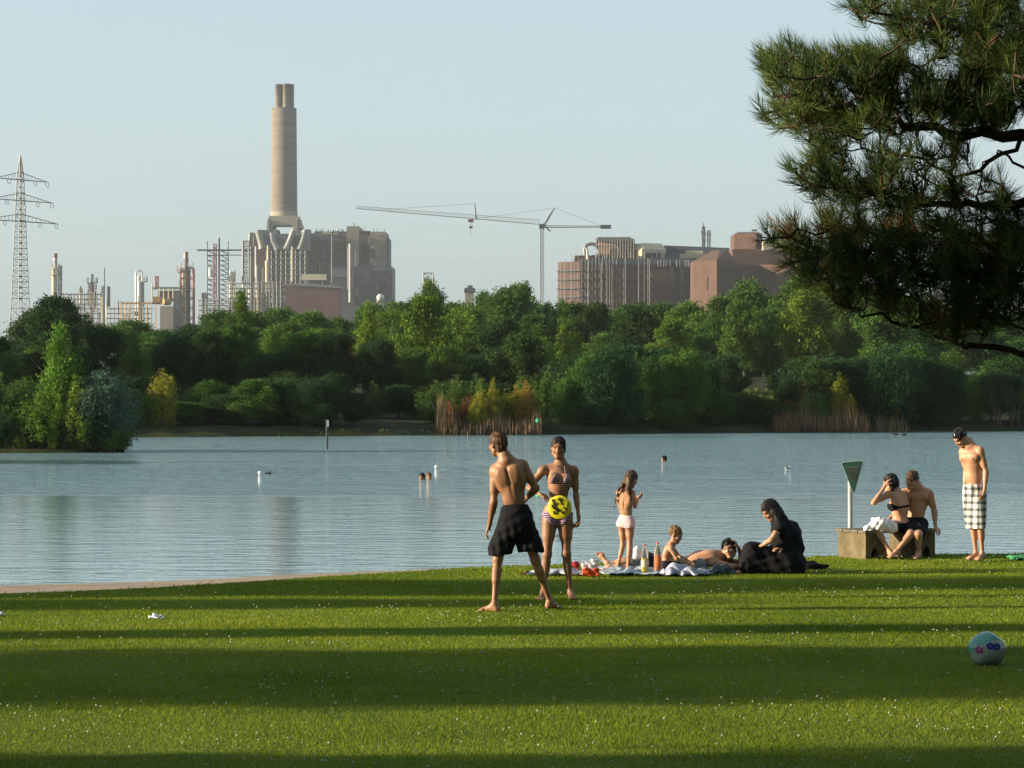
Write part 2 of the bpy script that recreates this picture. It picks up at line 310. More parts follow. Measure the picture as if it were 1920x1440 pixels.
def plant(kind, shade, px, ytop, D, wpx=None, row=1, seed=0, pale=False, label=None, gz=None, ybase=None):
    x = XD(px, D); z0 = gz if gz is not None else GROUNDZ(x, D); zt = ZD(ytop, D); h = max(1.0, zt - z0)
    g = random.Random(seed * 31 + int(px) * 7 + int(D)); v = CROWN[(kind, shade)]; cm = v[g.randrange(len(v))]
    sc = h / 9.9; w = (wpx * D / F) / KINDW[kind] if wpx else sc * g.uniform(.9, 1.15)
    nm, kn, cat = KN[kind]
    if not label:
        mk = min(MARKS, key=lambda q: abs(q[0] - px))[1]
        label = f'{ADJ[shade]} {kn} {ROWN[row]}, {mk}'
        label = ' '.join(label.split()[:15])
        USED.setdefault(label, 0); USED[label] += 1
        if USED[label] > 1: label = label.replace(', ', ', ' + ('hidden, ' if USED[label] == 2 else 'third, ' if USED[label] == 3 else 'fourth, '), 1)
    grp = {'round': 'trees of the far wood', 'poplar': 'poplars of the far wood', 'bush': 'bushes along the far shore', 'upright': 'shrubs along the far shore'}[kind]
    r = empty(nm, (x, D, z0), label, cat, grp, rz=g.uniform(0, 6.28))
    for nm2, me in (('crown', cm), ('trunk', TRUNKS[4] if pale else TRUNKS[g.randrange(4)])):
        c = bpy.data.objects.new(nm2, me); COL.objects.link(c); c.parent = r; c.scale = (w, w, sc)
    return r
g = random.Random(11)
SKY = [(-200, 640), (-60, 650), (0, 650), (20, 632), (50, 592), (75, 570), (110, 562), (145, 585), (200, 598), (260, 600), (330, 608), (400, 592), (425, 575), (480, 578), (540, 572), (600, 588), (680, 578), (720, 565), (770, 560), (800, 548), (850, 562), (900, 552), (975, 540), (1010, 568), (1080, 566), (1150, 568), (1200, 556), (1260, 566), (1320, 566), (1400, 536), (1440, 540), (1500, 526), (1560, 518), (1640, 540), (1700, 560), (1800, 575), (2000, 590), (2300, 600)]
px = -180
while px < 2520:          # back row
    hh = g.uniform(0, 16); plant('round', g.choice(['green', 'green', 'green', 'dark']), px, lerp(SKY, px) + hh, g.uniform(290, 345), g.uniform(95, 135), 2, int(px), pale=g.random() < .3)
    px += g.uniform(48, 66)
px = -220
while px < 2560:          # far wood that closes the ground under the industry
    plant('round', g.choice(['green', 'dark']), px, lerp(SKY, px) + g.uniform(14, 34), g.uniform(430, 620), g.uniform(75, 105), 3, int(px) + 9)
    px += g.uniform(42, 58)
px = -200
while px < 2520:          # second back row, lower and nearer
    plant('round', g.choice(['green', 'green', 'dark', 'green', 'light']), px, lerp(SKY, px) + g.uniform(18, 60), g.uniform(235, 280), g.uniform(85, 140), 1, int(px) + 3)
    px += g.uniform(50, 78)
px = -200
while px < 2520:          # dark middle row close to the shore
    if not 1360 < px < 1470: plant(*g.choice([('bush', 'shade'), ('round', 'dark'), ('round', 'shade'), ('round', 'green'), ('poplar', 'green')]), px, g.uniform(608, 672) if px < 1000 else g.uniform(640, 690), lerp(SHORE, XD(px, 170)) + g.uniform(16, 34), g.uniform(90, 150), 1, int(px) + 5)
    px += g.uniform(52, 82)
# trees that stand out
plant('bush', 'dark', 1392, 640, 300, 190, 1, 61, label='dark thicket behind the two pale bare trunks')
plant('poplar', 'light', 452, 540, 232, 62, 1, 1, label='tall bright poplar under the left end of the power station')
plant('poplar', 'light', 690, 562, 222, 62, 1, 2, label='tall bright poplar right of the red brick shed')
plant('poplar', 'green', 432, 585, 226, 60, 1, 22)
plant('poplar', 'light', 508, 610, 215, 60, 1, 23)
plant('poplar', 'green', 640, 615, 205, 50, 1, 24)
plant('poplar', 'green', 740, 600, 225, 60, 1, 25)
plant('round', 'dark', 105, 560, 232, 125, 1, 3, label='tall dark tree right beside the pylon, left skyline')
plant('round', 'light', 800, 558, 205, 112, 1, 4, label='tall rounded leafy tree in mid wood, left of the reed bed')
plant('round', 'green', 806, 532, 330, 90, 2, 5, label='tree poking up in front of the small tank tower')
plant('round', 'green', 975, 536, 330, 95, 2, 6, label='skyline tree just left of the crane mast')
plant('round', 'green', 1500, 524, 300, 160, 2, 7, label='broad round tree beside the tip of the pine branch')
plant('round', 'green', 1405, 532, 310, 110, 2, 8, label='tall tree hiding the foot of the tall brick block')
plant('round', 'green', 1395, 585, 262, 90, 1, 9, True, 'tree on pale bare trunk above the grassy slope, left one')
plant('round', 'green', 1432, 588, 258, 90, 1, 10, True, 'tree on pale bare trunk above the grassy slope, right one')
plant('round', 'green', 1335, 600, 256, 90, 1, 11, True, 'tree with leaning pale trunk left of the grassy slope')
plant('upright', 'light', 1060, 592, 205, 90, 1, 12, label='bright shrubby poplar behind the big willow bushes')
plant('upright', 'rust', 655, 632, 190, 26, 1, 13, label='thin rusty dead tree among dark mid wood trees')
plant('upright', 'green', 628, 628, 192, 50, 1, 14)
# shore bushes
SH = lambda px, d=4: lerp(SHORE, XD(px, 160)) + d
FT = [(-60, 690), (230, 700), (300, 735), (420, 720), (560, 690), (700, 715), (800, 705), (950, 690), (1040, 672), (1110, 650), (1200, 640), (1290, 655), (1370, 700), (1400, 745), (1470, 742), (1500, 690), (1600, 655), (1750, 660), (1900, 690), (2150, 680)]
px = -70
while px < 2520:
    k_ = g.choice(['bush', 'bush', 'round', 'upright']); wd = {'bush': g.uniform(95, 150), 'round': g.uniform(75, 110), 'upright': g.uniform(45, 70)}[k_]
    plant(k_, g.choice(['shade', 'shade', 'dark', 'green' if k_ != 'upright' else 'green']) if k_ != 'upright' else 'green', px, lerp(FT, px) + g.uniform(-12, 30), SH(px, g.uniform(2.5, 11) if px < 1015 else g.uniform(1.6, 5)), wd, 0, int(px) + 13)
    px += g.uniform(30, 46)
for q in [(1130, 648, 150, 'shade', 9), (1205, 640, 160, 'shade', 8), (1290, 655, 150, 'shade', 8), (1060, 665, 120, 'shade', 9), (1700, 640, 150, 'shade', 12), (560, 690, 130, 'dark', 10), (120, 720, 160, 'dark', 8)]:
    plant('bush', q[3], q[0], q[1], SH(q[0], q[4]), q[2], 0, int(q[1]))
plant('upright', 'yellow', 305, 685, SH(305, 3), 72, 0, 31, label='single yellow-green shrub in front of dark trees, left shore')
plant('upright', 'yellow', 915, 708, SH(915, 2), 62, 0, 32, label='yellow shrub in the reeds above the man in shorts')
plant('upright', 'yellow', 962, 715, SH(962, 3), 60, 0, 33, label='yellow-green shrub in the middle of the central reed bed')
plant('upright', 'ochre', 985, 712, SH(985, 2), 58, 0, 34, label='orange-yellow shrub at right end of the central reed bed')
plant('upright', 'yellow', 893, 742, SH(893, 1), 40, 0, 51, label='short yellow shrub left of the yellow one in the reeds')
plant('upright', 'light', 940, 728, SH(940, 3), 50, 0, 52, label='bright green shrub between two yellow ones in the reeds')
plant('upright', 'green', 1525, 720, SH(1525, 1), 70, 0, 53, label='olive shrub in the middle of the right reed bed')
plant('upright', 'ochre', 1590, 740, SH(1590, 1), 40, 0, 54, label='small ochre shrub right of the bright yellow-green bush')
plant('upright', 'rust', 840, 745, SH(840, 1), 40, 0, 55, label='thin rust shrub among the tallest central reeds')
plant('upright', 'rust', 880, 735, SH(880, 2), 40, 0, 35, label='red-brown shrub in the central reed bed')
plant('upright', 'green', 850, 690, SH(850, 3), 60, 0, 36, label='olive shrub at left end of the central reed bed')
plant('upright', 'blue', 1542, 650, SH(1542, 5), 95, 0, 37, label='tall grey-green poplar shrub behind the right reed bed')
plant('upright', 'yellow', 1570, 693, SH(1570, 2), 72, 0, 38, label='bright yellow-green shrub in the right reed bed')
plant('upright', 'ochre', 1510, 700, SH(1510, 3), 70, 0, 39, label='ochre shrub left in the right reed bed')
plant('upright', 'ochre', 1668, 728, SH(1668, 2), 40, 0, 40, label='small ochre shrub standing alone right of the reed bed')
plant('upright', 'rust', 1710, 730, SH(1710, 4), 55, 0, 41, label='reddish shrub behind the small ochre shrub')
plant('upright', 'rust', 1475, 742, SH(1475, 2), 40, 0, 42, label='rusty shrub at left end of the right reed bed')
plant('upright', 'green', 1610, 735, SH(1610, 3), 45, 0, 43, label='thin dull shrub at right end of the right reed bed')
# island at the left, in the lake
m_ = MB(); poly = [(-60, 118)]; xi = np.linspace(-60, XD(232, 121), 30); pf = []; pb = []
for i, x in enumerate(xi):
    e = 1 if x < -17 else max(.1, (XD(232, 121) - x) / 2.6); e = min(1, e)
    pf.append((x, 121 - 1.2 * e + .2 * math.sin(x * 2), 0)); pb.append((x, 121 + 3.2 * e, 0))
vv = [(p[0], p[1], WZ - .1) for p in pf] + [(p[0], p[1] + .5, WZ + .16) for p in pf] + [(p[0], p[1] - .3, WZ + .18) for p in pb] + [(p[0], p[1], WZ - .1) for p in pb]
k = len(xi); ff = [(i * k + j, i * k + j + 1, (i + 1) * k + j + 1, (i + 1) * k + j) for i in range(3) for j in range(k - 1)]
tag(link('island', mesh_np('island', vv, ff, True), M_bank), 'low muddy islet under the bushes at left', 'islet', kind='structure')
IZ = WZ + .1
for q in [('poplar', 'light', 112, 602, 122, 120, 'tall bright green willow on the left islet'), ('upright', 'blue', 196, 668, 121.5, 120, 'blue-green willow at the right end of the left islet'), ('bush', 'blue', 200, 690, 122.3, 105, 'round blue-green bush behind the islet willow'), ('upright', 'green', 45, 690, 122, 100, 'green willow at left on the islet'), ('upright', 'green', -10, 680, 122, 90, 'green willow cut by the left picture edge'), ('upright', 'light', 85, 720, 121, 90, 'yellowish shrub on the islet below the tall willow'), ('upright', 'light', 145, 700, 121, 90, 'lower leafy shrub right of the tall islet willow'), ('upright', 'green', -80, 670, 122, 110, None), ('bush', 'shade', 60, 740, 123, 130, 'dark bush low in the middle of the islet'), ('bush', 'shade', -60, 700, 123, 150, None)]:
    r = plant(q[0], q[1], q[2], q[3], q[4], q[5], 0, int(q[2]) + 77, label=q[6] or ('green willow on the islet, beyond the left picture edge' if q[0] == 'upright' else 'dark bush on the islet, beyond the left picture edge'), gz=IZ + .25 if q[0] != 'bush' else IZ + .3)
for i_, (px_, yt_) in enumerate(((8, 775), (38, 785), (66, 770), (96, 788), (128, 776), (158, 786), (188, 772), (214, 790), (-30, 780), (232, 800))):
    plant(('bush', 'upright')[i_ % 2], ('shade', 'green')[i_ % 2], px_, yt_, 120.9, 58 if i_ < 9 else 30, 0, 900 + i_, label='low leafy shrub on the islet edge, ' + ['first from the left edge', 'second from the left edge', 'third from the left edge', 'fourth from the left edge', 'below the bright tall willow', 'fourth from its right end', 'third from its right end', 'second from its right end', 'beyond the left picture edge', 'at its right tip'][i_], gz=WZ + .12)
def stems(name, x0, x1, D, zb, hmin, hmax, n, seed, r=.012, mat_=None, dy=1.2, lean=.1):
    g = random.Random(seed); m = MB()
    for i in range(n):
        x = g.uniform(x0, x1); y = D + g.uniform(-dy, dy); h = g.uniform(hmin, hmax)
        m.tube([(x, y, zb), (x + g.uniform(-lean, lean) * .5, y, zb + h * .5), (x + g.uniform(-lean, lean) * h, y + g.uniform(-.1, .1), zb + h)], [r * g.uniform(.7, 1.3), r, r * .4], 4, False)
    return m.build(name, mat_ or M_reed)
M_stem = mat('twig_bark', (0.045, 0.035, 0.028), 0.9, (0.11, 0.085, 0.06), 2, 0.1)
tag(stems('islet_stems', XD(-60, 121), XD(222, 121), 121.3, WZ - .05, .8, 1.6, 190, 3, .022, M_stem, .8), 'bare grey willow stems along the islet edge', 'stems', kind='stuff')
def reedbed(p0, p1, D, hpx, n, seed, label, m2=None):
    g = np.random.default_rng(seed); x = g.uniform(XD(p0, D), XD(p1, D), n); y = D + g.uniform(-1.6, 1.2, n); h = hpx * D / F * g.uniform(.35, 1.0, n) * (1 - .35 * np.abs(np.sin(x * 1.3 + seed)))
    z = np.full(n, WZ - .05) + np.clip(y - D + .6, 0, 1) * .3
    pts = np.stack([x, y, z + h / 2], 1); d = np.stack([g.normal(0, .12, n), g.normal(0, .12, n), np.ones(n)], 1)
    v, f, t = leaves(pts, d, h, np.full(n, .030), seed); return tag(link('reeds', mesh_np('reeds', v, f, False, t), m2 or M_reed), label, 'reeds', kind='stuff')
reedbed(818, 858, 155.4, 92, 380, 8, 'tall bare brown reeds at the left end of the central far shore'); reedbed(850, 1015, 155.4, 50, 850, 1, 'lower brown reeds along the central far shore'); reedbed(1450, 1625, 161.5, 62, 950, 2, 'tall brown reeds along the right far shore')
reedbed(1640, 1700, 163, 40, 260, 3, 'short pale reeds under the lone ochre shrub')
M_grass_far = mat('far_grass', (0.05, 0.08, 0.02), 0.9, (0.11, 0.14, 0.035), 1.0, 0.1, attr=True)
reedbed(240, 830, 151.8, 7, 300, 5, 'low dark grass fringing the left far shore', M_grass_far)
# sunlit grassy slope at px 1380-1470
gq = np.random.default_rng(5); n_ = 7000; D_ = gq.uniform(164, 196, n_); x_ = (gq.uniform(1375, 1480, n_) - 960) * D_ / F; z_ = np.array([GROUNDZ(a, b) for a, b in zip(x_, D_)])
hh_ = gq.uniform(.15, .6, n_); v, f, t = leaves(np.stack([x_, D_, z_ + hh_ / 2], 1), np.stack([gq.normal(0, .3, n_), gq.normal(0, .3, n_), np.ones(n_)], 1), hh_, np.full(n_, .05), 6)
tag(link('meadow_grass', mesh_np('meadow_grass', v, f, False, t), M_grass_far), 'tall pale grass on the slope between bushes', 'grass', kind='stuff')
# bare stems at the right
for (p0, p1, tp, lb) in ((1875, 1888, 722, 'bare pale leaning stems at right shore, left clump'), (1893, 1925, 715, 'bare pale stems at right shore, right clump')):
    m = MB(); g = random.Random(p0)
    for i in range(7):
        x = XD(g.uniform(p0 + 8, p1 + 8), 164); tx = XD(g.uniform(p0 - 22, p1 + 8), 164); h = (808 - g.uniform(tp, tp + 30)) * 164 / F
        m.tube([(x, 166.5, WZ), (x * .6 + tx * .4, 166.5, WZ + h * .5), (tx, 166.6, WZ + h)], [.026, .018, .006], 4, False)
    r = empty('bare_shrub', (XD(p1, 164), 166.5, WZ), lb, 'shrub'); m.build('stem_cluster', M_stem, r)
# woods off to the left whose shade falls on lawn and far shore
def side_tree(x, y, h, wx, wy, shade, label, seed, gz=0.0, kind='round'):
    v = CROWN[(kind, shade)]; r = empty('broadleaf_tree', (x, y, gz), label, 'tree', 'trees left of the lawn')
    for nm2, me in (('crown', v[seed % len(v)]), ('trunk', TRUNKS[seed % 4])):
        c = bpy.data.objects.new(nm2, me); COL.objects.link(c); c.parent = r; c.scale = (wx / KINDW[kind], wy / KINDW[kind], h / 9.9)
# trees outside the frame on the left: their shade makes the dark bands on the lawn
for i, q in enumerate([(-20, 21.4, 10.5, 5.0, 4.7, 'dark', 'columnar tree left of the lawn, nearest the camera band'), (-20.5, 25.45, 9.5, 4.2, .9, 'dark', 'slim tree left of the lawn between two wide ones'),
        (-23, 31.0, 8.2, 5.0, 2.9, 'green', 'tree left of the lawn near the beach'), (-30, 29.8, 9.5, 4.0, 1.15, 'green', 'slim tree set back left of the lawn'),
        (-17, 15.4, 6.5, 5.0, 3.9, 'dark', 'dense tree left of the camera side lawn'), (-15, 11.0, 6.9, 6.0, 6.0, 'dark', 'broad tree left of the camera'),
        (-16, 4.5, 8, 6.0, 6.5, 'green', 'broad tree far left behind the camera')]):
    side_tree(q[0], q[1], q[2], q[3], q[4], q[5], q[6], i)
    side_tree(q[0] - 3.5, q[1] - .8 + (.7, .45, .6, .2, .2, 0, 0)[i], q[2] * .8, q[3], q[4] * .92, q[5], 'second tree behind the ' + q[6], i + 1)
for i, (x, y, h) in enumerate([(-42, 160, 10), (-52, 163, 13), (-60, 168, 15), (-47, 172, 13), (-45, 180, 13)]):
    side_tree(x, y, h, 10, 10, 'green', ['lakeside tree beyond the left edge, nearest the water', 'lakeside tree beyond the left edge, second from the water', 'tallest lakeside tree beyond the left edge', 'lakeside tree beyond the left edge, fourth from the water', 'lakeside tree beyond the left edge, farthest from the water'][i] , i, WZ)

side_tree(-23, 28.6, 5.7, 3.6, 2.0, 'green', 'small tree left of the lawn, lowest of the row', 3)
side_tree(-26.5, 28.5, 5.9, 3.6, 1.9, 'green', 'small tree behind the lowest one left of the lawn', 2)
# ---------------------------------------------------------------- grass blades and clover on the lawn
g = np.random.default_rng(7)
def lawn_pts(n, d0, d1, margin, pw=1.0):
    D = d0 + (d1 - d0) * g.random(n) ** pw; hw = 0.1684 * D + margin; x = (g.random(n) * 2 - 1) * hw
    e = np.interp(x, [a for a, _ in LAWN_EDGE], [b_ for _, b_ in LAWN_EDGE]); k = D < e - .02; return x[k], D[k], e[k]
def nz(x, y, s, sd):      # smooth patchy value 0..1
    return .5 + .25 * (np.sin(x * s + sd) * np.cos(y * s * 1.3 + sd * 2) + np.sin(x * s * 2.7 + y * s * 1.9 + sd * 3) * .7 + np.sin(y * s * 4.1 - x * s * 1.1 + sd) * .3)
M_grass = mat('grass_blade', (0.075, 0.135, 0.008), 0.85, (0.29, 0.35, 0.036), 0.5, 0.05, trans=0.34, attr=True, wts=(0.2, 0.8))
x, D, e = lawn_pts(1000000, 16.5, 40, 2.2, 1.0)
n_ = len(x); hh = (0.012 + 0.015 * g.random(n_)) * (0.75 + 0.5 * nz(x, D, .9, 1)); hh += (g.random(n_) < .012) * .022
hh += np.clip(1 - (e - D) / .35, 0, 1) * .012 * (x > -1)
az = g.uniform(0, 6.283, n_); wv = 0.0024 + 0.0026 * g.random(n_) + (D - 17) * .00012
ln = g.normal(0, .35, (n_, 2)) * hh[:, None]
v = np.empty((n_, 3, 3)); b0 = np.stack([x, D, np.full(n_, -.004)], 1); s = np.stack([np.cos(az), np.sin(az) * .5, np.zeros(n_)], 1) * wv[:, None]
v[:, 0] = b0 - s; v[:, 1] = b0 + s; v[:, 2] = b0 + np.stack([ln[:, 0], ln[:, 1], hh], 1)
tt = np.clip(nz(x, D, .35, 3) * .55 + g.random(n_) * .5, 0, 1)
tag(link('grass', mesh_np('grass', v.reshape(-1, 3), np.arange(3 * n_).reshape(-1, 3), False, np.repeat(tt, 3)), M_grass), 'short green blades covering the lawn', 'grass', kind='stuff')
# clover and daisy heads: small pale balls on short stalks
x, D, e = lawn_pts(5200, 17, 39.5, 1.5, .95); keep = g.random(len(x)) < np.clip(nz(x, D, .8, 5) * 1.5 - .25, .12, 1); x = x[keep]; D = D[keep]; n_ = len(x)
r_ = g.uniform(.004, .0105, n_); z_ = g.uniform(.028, .06, n_)
oc = np.array([(1, 0, 0), (-1, 0, 0), (0, 1, 0), (0, -1, 0), (0, 0, 1), (0, 0, -1)], float); of = np.array([(0, 2, 4), (2, 1, 4), (1, 3, 4), (3, 0, 4), (2, 0, 5), (1, 2, 5), (3, 1, 5), (0, 3, 5)])
v = (np.stack([x, D, z_], 1)[:, None, :] + oc[None] * r_[:, None, None]).reshape(-1, 3); f = (of[None] + (np.arange(n_) * 6)[:, None, None]).reshape(-1, 3)
M_clover = mat('clover_head', (0.42, 0.44, 0.34), 0.8, trans=0.3)
tag(link('clover_flowers', mesh_np('clover_flowers', v, f, True), M_clover), 'tiny white clover heads scattered over the lawn', 'flowers', kind='stuff')

# ---------------------------------------------------------------- pine in the near right foreground
PD = 14.0
M_pbark = mat('pine_bark', (0.035, 0.022, 0.016), 0.95, (0.10, 0.06, 0.04), 9, 0.1, bump=0.8, bscale=30)
M_need = mat('pine_needle', (0.018, 0.046, 0.015), 0.6, (0.12, 0.165, 0.026), 3.0, 0.2, trans=0.3, attr=True, wts=(.2, .85))
M_need2 = mat('dry_needle', (0.12, 0.045, 0.015), 0.7, (0.22, 0.10, 0.03), 3.0, 0.2, trans=0.15)
pine = empty('pine_tree', (4.3, PD + .6, 0), 'dark long-needled pine reaching in from the right edge', 'tree')
tm = MB(); tm.tube([(4.3, PD + .6, -.1), (4.28, PD + .6, 1.5), (4.2, PD + .5, 3.2), (4.05, PD + .4, 5.2), (4.0, PD + .4, 7.5)], [.24, .2, .17, .12, .05], 12); tm.build('trunk', M_pbark, pine)
LIMBS = [  # (px, py, depth offset) from trunk side to tip, base radius
    ([(2680, 330, .4), (2200, 290, .2), (1920, 252, 0), (1800, 247, -.1), (1720, 240, -.15), (1685, 232, -.2), (1600, 205, -.3), (1500, 190, -.3), (1450, 180, -.3)], .055),
    ([(2600, 520, .3), (2150, 430, .1), (1960, 355, 0), (1900, 380, 0), (1860, 388, 0), (1800, 384, -.1), (1700, 372, -.2), (1600, 356, -.25), (1520, 345, -.3)], .05),
    ([(2650, 700, .6), (2200, 690, .4), (1990, 668, .3), (1920, 660, .2), (1840, 652, .1), (1780, 636, .1), (1700, 608, .1), (1620, 590, 0), (1560, 560, 0)], .035),
    ([(2600, 560, .2), (2150, 560, .2), (1900, 520, .2), (1750, 520, .2), (1620, 500, .1), (1540, 470, .1), (1460, 432, 0)], .045),
    ([(2600, 180, -.2), (2150, 120, -.2), (1920, 90, -.2), (1820, 60, -.2), (1700, 35, -.2), (1610, 12, -.2)], .04),
    ([(2600, 60, -.5), (2200, 0, -.5), (1950, -30, -.4), (1800, -80, -.3), (1650, -120, -.3)], .045),
    ([(2300, 300, .2), (2050, 180, .3), (1900, 160, .3), (1800, 180, .3), (1720, 120, .2), (1660, 110, .2)], .03),
    ([(1920, 252, 0), (1850, 310, .1), (1790, 340, .1), (1730, 300, .1), (1620, 285, 0), (1530, 275, 0)], .018),
    ([(1960, 640, .3), (1900, 605, .2), (1870, 560, .2), (1800, 540, .2)], .014),
    ([(1960, 355, 0), (1905, 300, -.1), (1870, 280, -.1), (1840, 320, -.1), (1830, 370, -.1)], .012)]
def off(p, d): q = P(p[0], p[1], PD + d); return q
skel = []
gr = random.Random(3)
for i, (pts, r0) in enumerate(LIMBS):
    w = [off(p, p[2]) for p in pts]; q = []
    for a, c in zip(w, w[1:]):
        for t in (0, .33, .66): q.append(a.lerp(c, t) + Vector((gr.gauss(0, .012), gr.gauss(0, .02), gr.gauss(0, .012))))
    q.append(w[-1]); n_ = len(q); rr = [max(.004, .68 * r0 * (1 - .88 * k / n_)) for k in range(n_)]
    MB().tube(q, rr, 7).build('limb', M_pbark, pine); skel += q
SK = np.array([tuple(p) for p in skel])
REG = [(1500, 150, 68, 58, 60), (1590, 175, 95, 78, 95), (1690, 185, 85, 70, 75), (1660, 110, 35, 35, 18), (1490, 215, 55, 40, 26), (1560, 245, 70, 35, 34), (1455, 125, 25, 28, 12),
       (1650, 25, 55, 28, 20), (1720, 45, 55, 45, 34), (1800, 25, 70, 50, 56), (1880, 60, 60, 80, 85), (1890, 160, 60, 70, 72), (1800, 195, 65, 45, 44), (1760, 110, 30, 20, 8), (1840, 120, 40, 45, 34), (1850, 225, 70, 25, 26),
       (1530, 330, 42, 45, 24), (1600, 345, 70, 38, 38), (1560, 290, 40, 25, 12), (1690, 360, 70, 38, 34), (1780, 375, 60, 35, 24), (1700, 300, 80, 28, 24), (1800, 290, 30, 30, 9), (1875, 400, 50, 28, 16), (1850, 350, 40, 26, 7),
       (1475, 445, 42, 26, 16), (1560, 450, 60, 35, 32), (1530, 500, 50, 40, 30), (1640, 470, 85, 50, 66), (1620, 540, 75, 42, 50), (1740, 480, 90, 60, 76), (1730, 560, 85, 45, 56), (1840, 470, 80, 60, 80), (1850, 560, 75, 50, 62), (1800, 610, 70, 28, 20), (1700, 425, 80, 25, 24), (1900, 520, 40, 90, 50), (1590, 415, 40, 18, 6), (1900, 430, 40, 35, 22),
       (2020, 130, 90, 170, 150), (2040, 450, 90, 150, 110), (2200, 300, 120, 260, 130), (1990, 600, 60, 60, 30), (1900, -60, 200, 60, 80)]
tp = []; td = []; gg = np.random.default_rng(12)
for cx, cy, rx, ry, k in REG:
    k = int(k * 1.12); a = gg.uniform(0, 6.283, k); rr = np.sqrt(gg.random(k)); px_ = cx + rx * rr * np.cos(a); py_ = cy + ry * rr * np.sin(a)
    dd = gg.normal(0, .28, k)
    for u, v_, d_ in zip(px_, py_, dd): tp.append(tuple(P(u, v_, PD + d_)))
tp = np.array(tp); NT = len(tp)
d2 = ((tp[:, None, :] - SK[None]) ** 2).sum(2); nn = SK[d2.argmin(1)]
out = tp - nn; out /= np.linalg.norm(out, axis=1, keepdims=True) + 1e-6
td = out * .7 + np.array([-.35, -.05, .62]) + gg.normal(0, .28, (NT, 3)); td /= np.linalg.norm(td, axis=1, keepdims=True)
# twigs: each shoot joins its nearest limb or an already placed shoot closer to it
tw = MB(); order = np.argsort(d2.min(1)); placed = [tuple(p) for p in SK]; PA = np.array(placed)
for ix in order:
    p = tp[ix]; q = PA[((PA - p) ** 2).sum(1).argmin()]; L_ = np.linalg.norm(p - q)
    if L_ > .02:
        mid = (p + q) / 2 + np.array([0, 0, -.12 * L_]) + gg.normal(0, .06 * L_, 3); tw.tube([q, mid, p, p + td[ix] * .05], [.0065, .0045, .0035, .002], 4, False)
    PA = np.vstack([PA, p])
tw.build('twigs', M_pbark, pine)
def needles(idx, nn_, seed, l0=.085):
    g2 = np.random.default_rng(seed); base = np.repeat(tp[idx], nn_, 0); ax = np.repeat(td[idx], nn_, 0); n2 = len(base); t = g2.random(n2)
    base = base + ax * ((t - .5) * .12)[:, None]
    rnd = g2.normal(size=(n2, 3)); rnd -= ax * (rnd * ax).sum(1)[:, None]; rnd /= np.linalg.norm(rnd, axis=1, keepdims=True)
    ang = (.25 + .65 * (1 - t) + .2 * g2.random(n2))[:, None]; d = ax * np.cos(ang) + rnd * np.sin(ang); ln = l0 * (.75 + .5 * g2.random(n2))[:, None]
    s = np.cross(d, g2.normal(size=(n2, 3))); s /= np.linalg.norm(s, axis=1, keepdims=True); wd = .0012
    bend = np.array([0, 0, .012]); mid = base + d * ln * .5; tip = base + d * ln + bend
    v = np.stack([base - s * wd, base + s * wd, mid + s * wd, tip, mid - s * wd], 1)
    # two faces per needle: quad then tip
    k = np.arange(n2)[:, None] * 5
    f = np.concatenate([k + np.array([[0, 1, 2]]), k + np.array([[0, 2, 4]]), k + np.array([[4, 2, 3]])])
    return mesh_np('needles', v.reshape(-1, 3), f, False, np.repeat(np.clip(np.repeat(g2.random(len(idx)), nn_) * .8 + g2.random(n2) * .2, 0, 1) ** 1.6, 5))
allx = np.arange(NT); dry = gg.random(NT) < .035 * (tp[:, 2] < ZD(400, PD)) * 2
link('needles', needles(allx[~dry], 56, 1), M_need, pine); link('dry_needles', needles(allx[dry], 45, 2), M_need2, pine)
# ---------------------------------------------------------------- industry on the horizon
def pm(name, c, c2=None, rough=.7, metal=0., sc=.15, **k): return mat(name, c, rough, c2, sc, .3, metal, **k)
M_conc = pm('chimney_concrete', (0.138, 0.122, 0.103), (0.182, 0.163, 0.140), .9, sc=.25, mapping=(.12, .12, 2.2))
M_pale = pm('pale_concrete', (0.236, 0.223, 0.167), (0.273, 0.260, 0.198), .9, sc=.1)
M_fcl = pm('facade_grey', (0.055, 0.075, 0.088), (0.085, 0.105, 0.118), .8, sc=.05)
M_tan = pm('tan_cladding', (0.18, 0.155, 0.12), (0.20, 0.172, 0.136), .8, sc=.05)
M_redp = pm('red_panel', (0.080, 0.026, 0.026), (0.105, 0.040, 0.036), .8, sc=.08)
M_dark = pm('dark_steelwork', (0.028, 0.038, 0.050), (0.070, 0.080, 0.092), .7, sc=.12)
M_steel = pm('galvanised_steel', (0.124, 0.130, 0.130), (0.180, 0.180, 0.174), .5, .3, .2)
M_grey = pm('grey_duct', (0.174, 0.186, 0.180), (0.223, 0.229, 0.217), .5, .15, .1)
M_silver = pm('polished_cladding', (0.440, 0.448, 0.440), (0.496, 0.496, 0.480), .35, .3, .2)
M_white = pm('white_paint', (0.480, 0.472, 0.432), (0.528, 0.520, 0.480), .5, sc=.2)
M_cream = pm('cream_paint', (0.416, 0.368, 0.256), (0.464, 0.416, 0.288), .6, sc=.2)
M_red = pm('red_paint', (0.174, 0.037, 0.037), (0.211, 0.056, 0.050), .6, sc=.3)
M_yel = pm('orange_paint', (0.310, 0.161, 0.031), (0.384, 0.211, 0.043), .6, sc=.3)
M_brick = pm('red_brick', (0.078, 0.044, 0.032), (0.100, 0.058, 0.042), .9, sc=.3)
M_brick2 = pm('shadow_brick', (0.070, 0.044, 0.039), (0.094, 0.057, 0.049), .9, sc=.3)
M_slate = pm('slate_roof', (0.055, 0.070, 0.090), (0.080, 0.096, 0.120), .6, sc=.15)
M_yellow = pm('crane_paint', (0.12, 0.13, 0.13), (0.18, 0.19, 0.19), .6, sc=.3)
M_win = pm('window_glass', (0.024, 0.032, 0.040), None, .2)
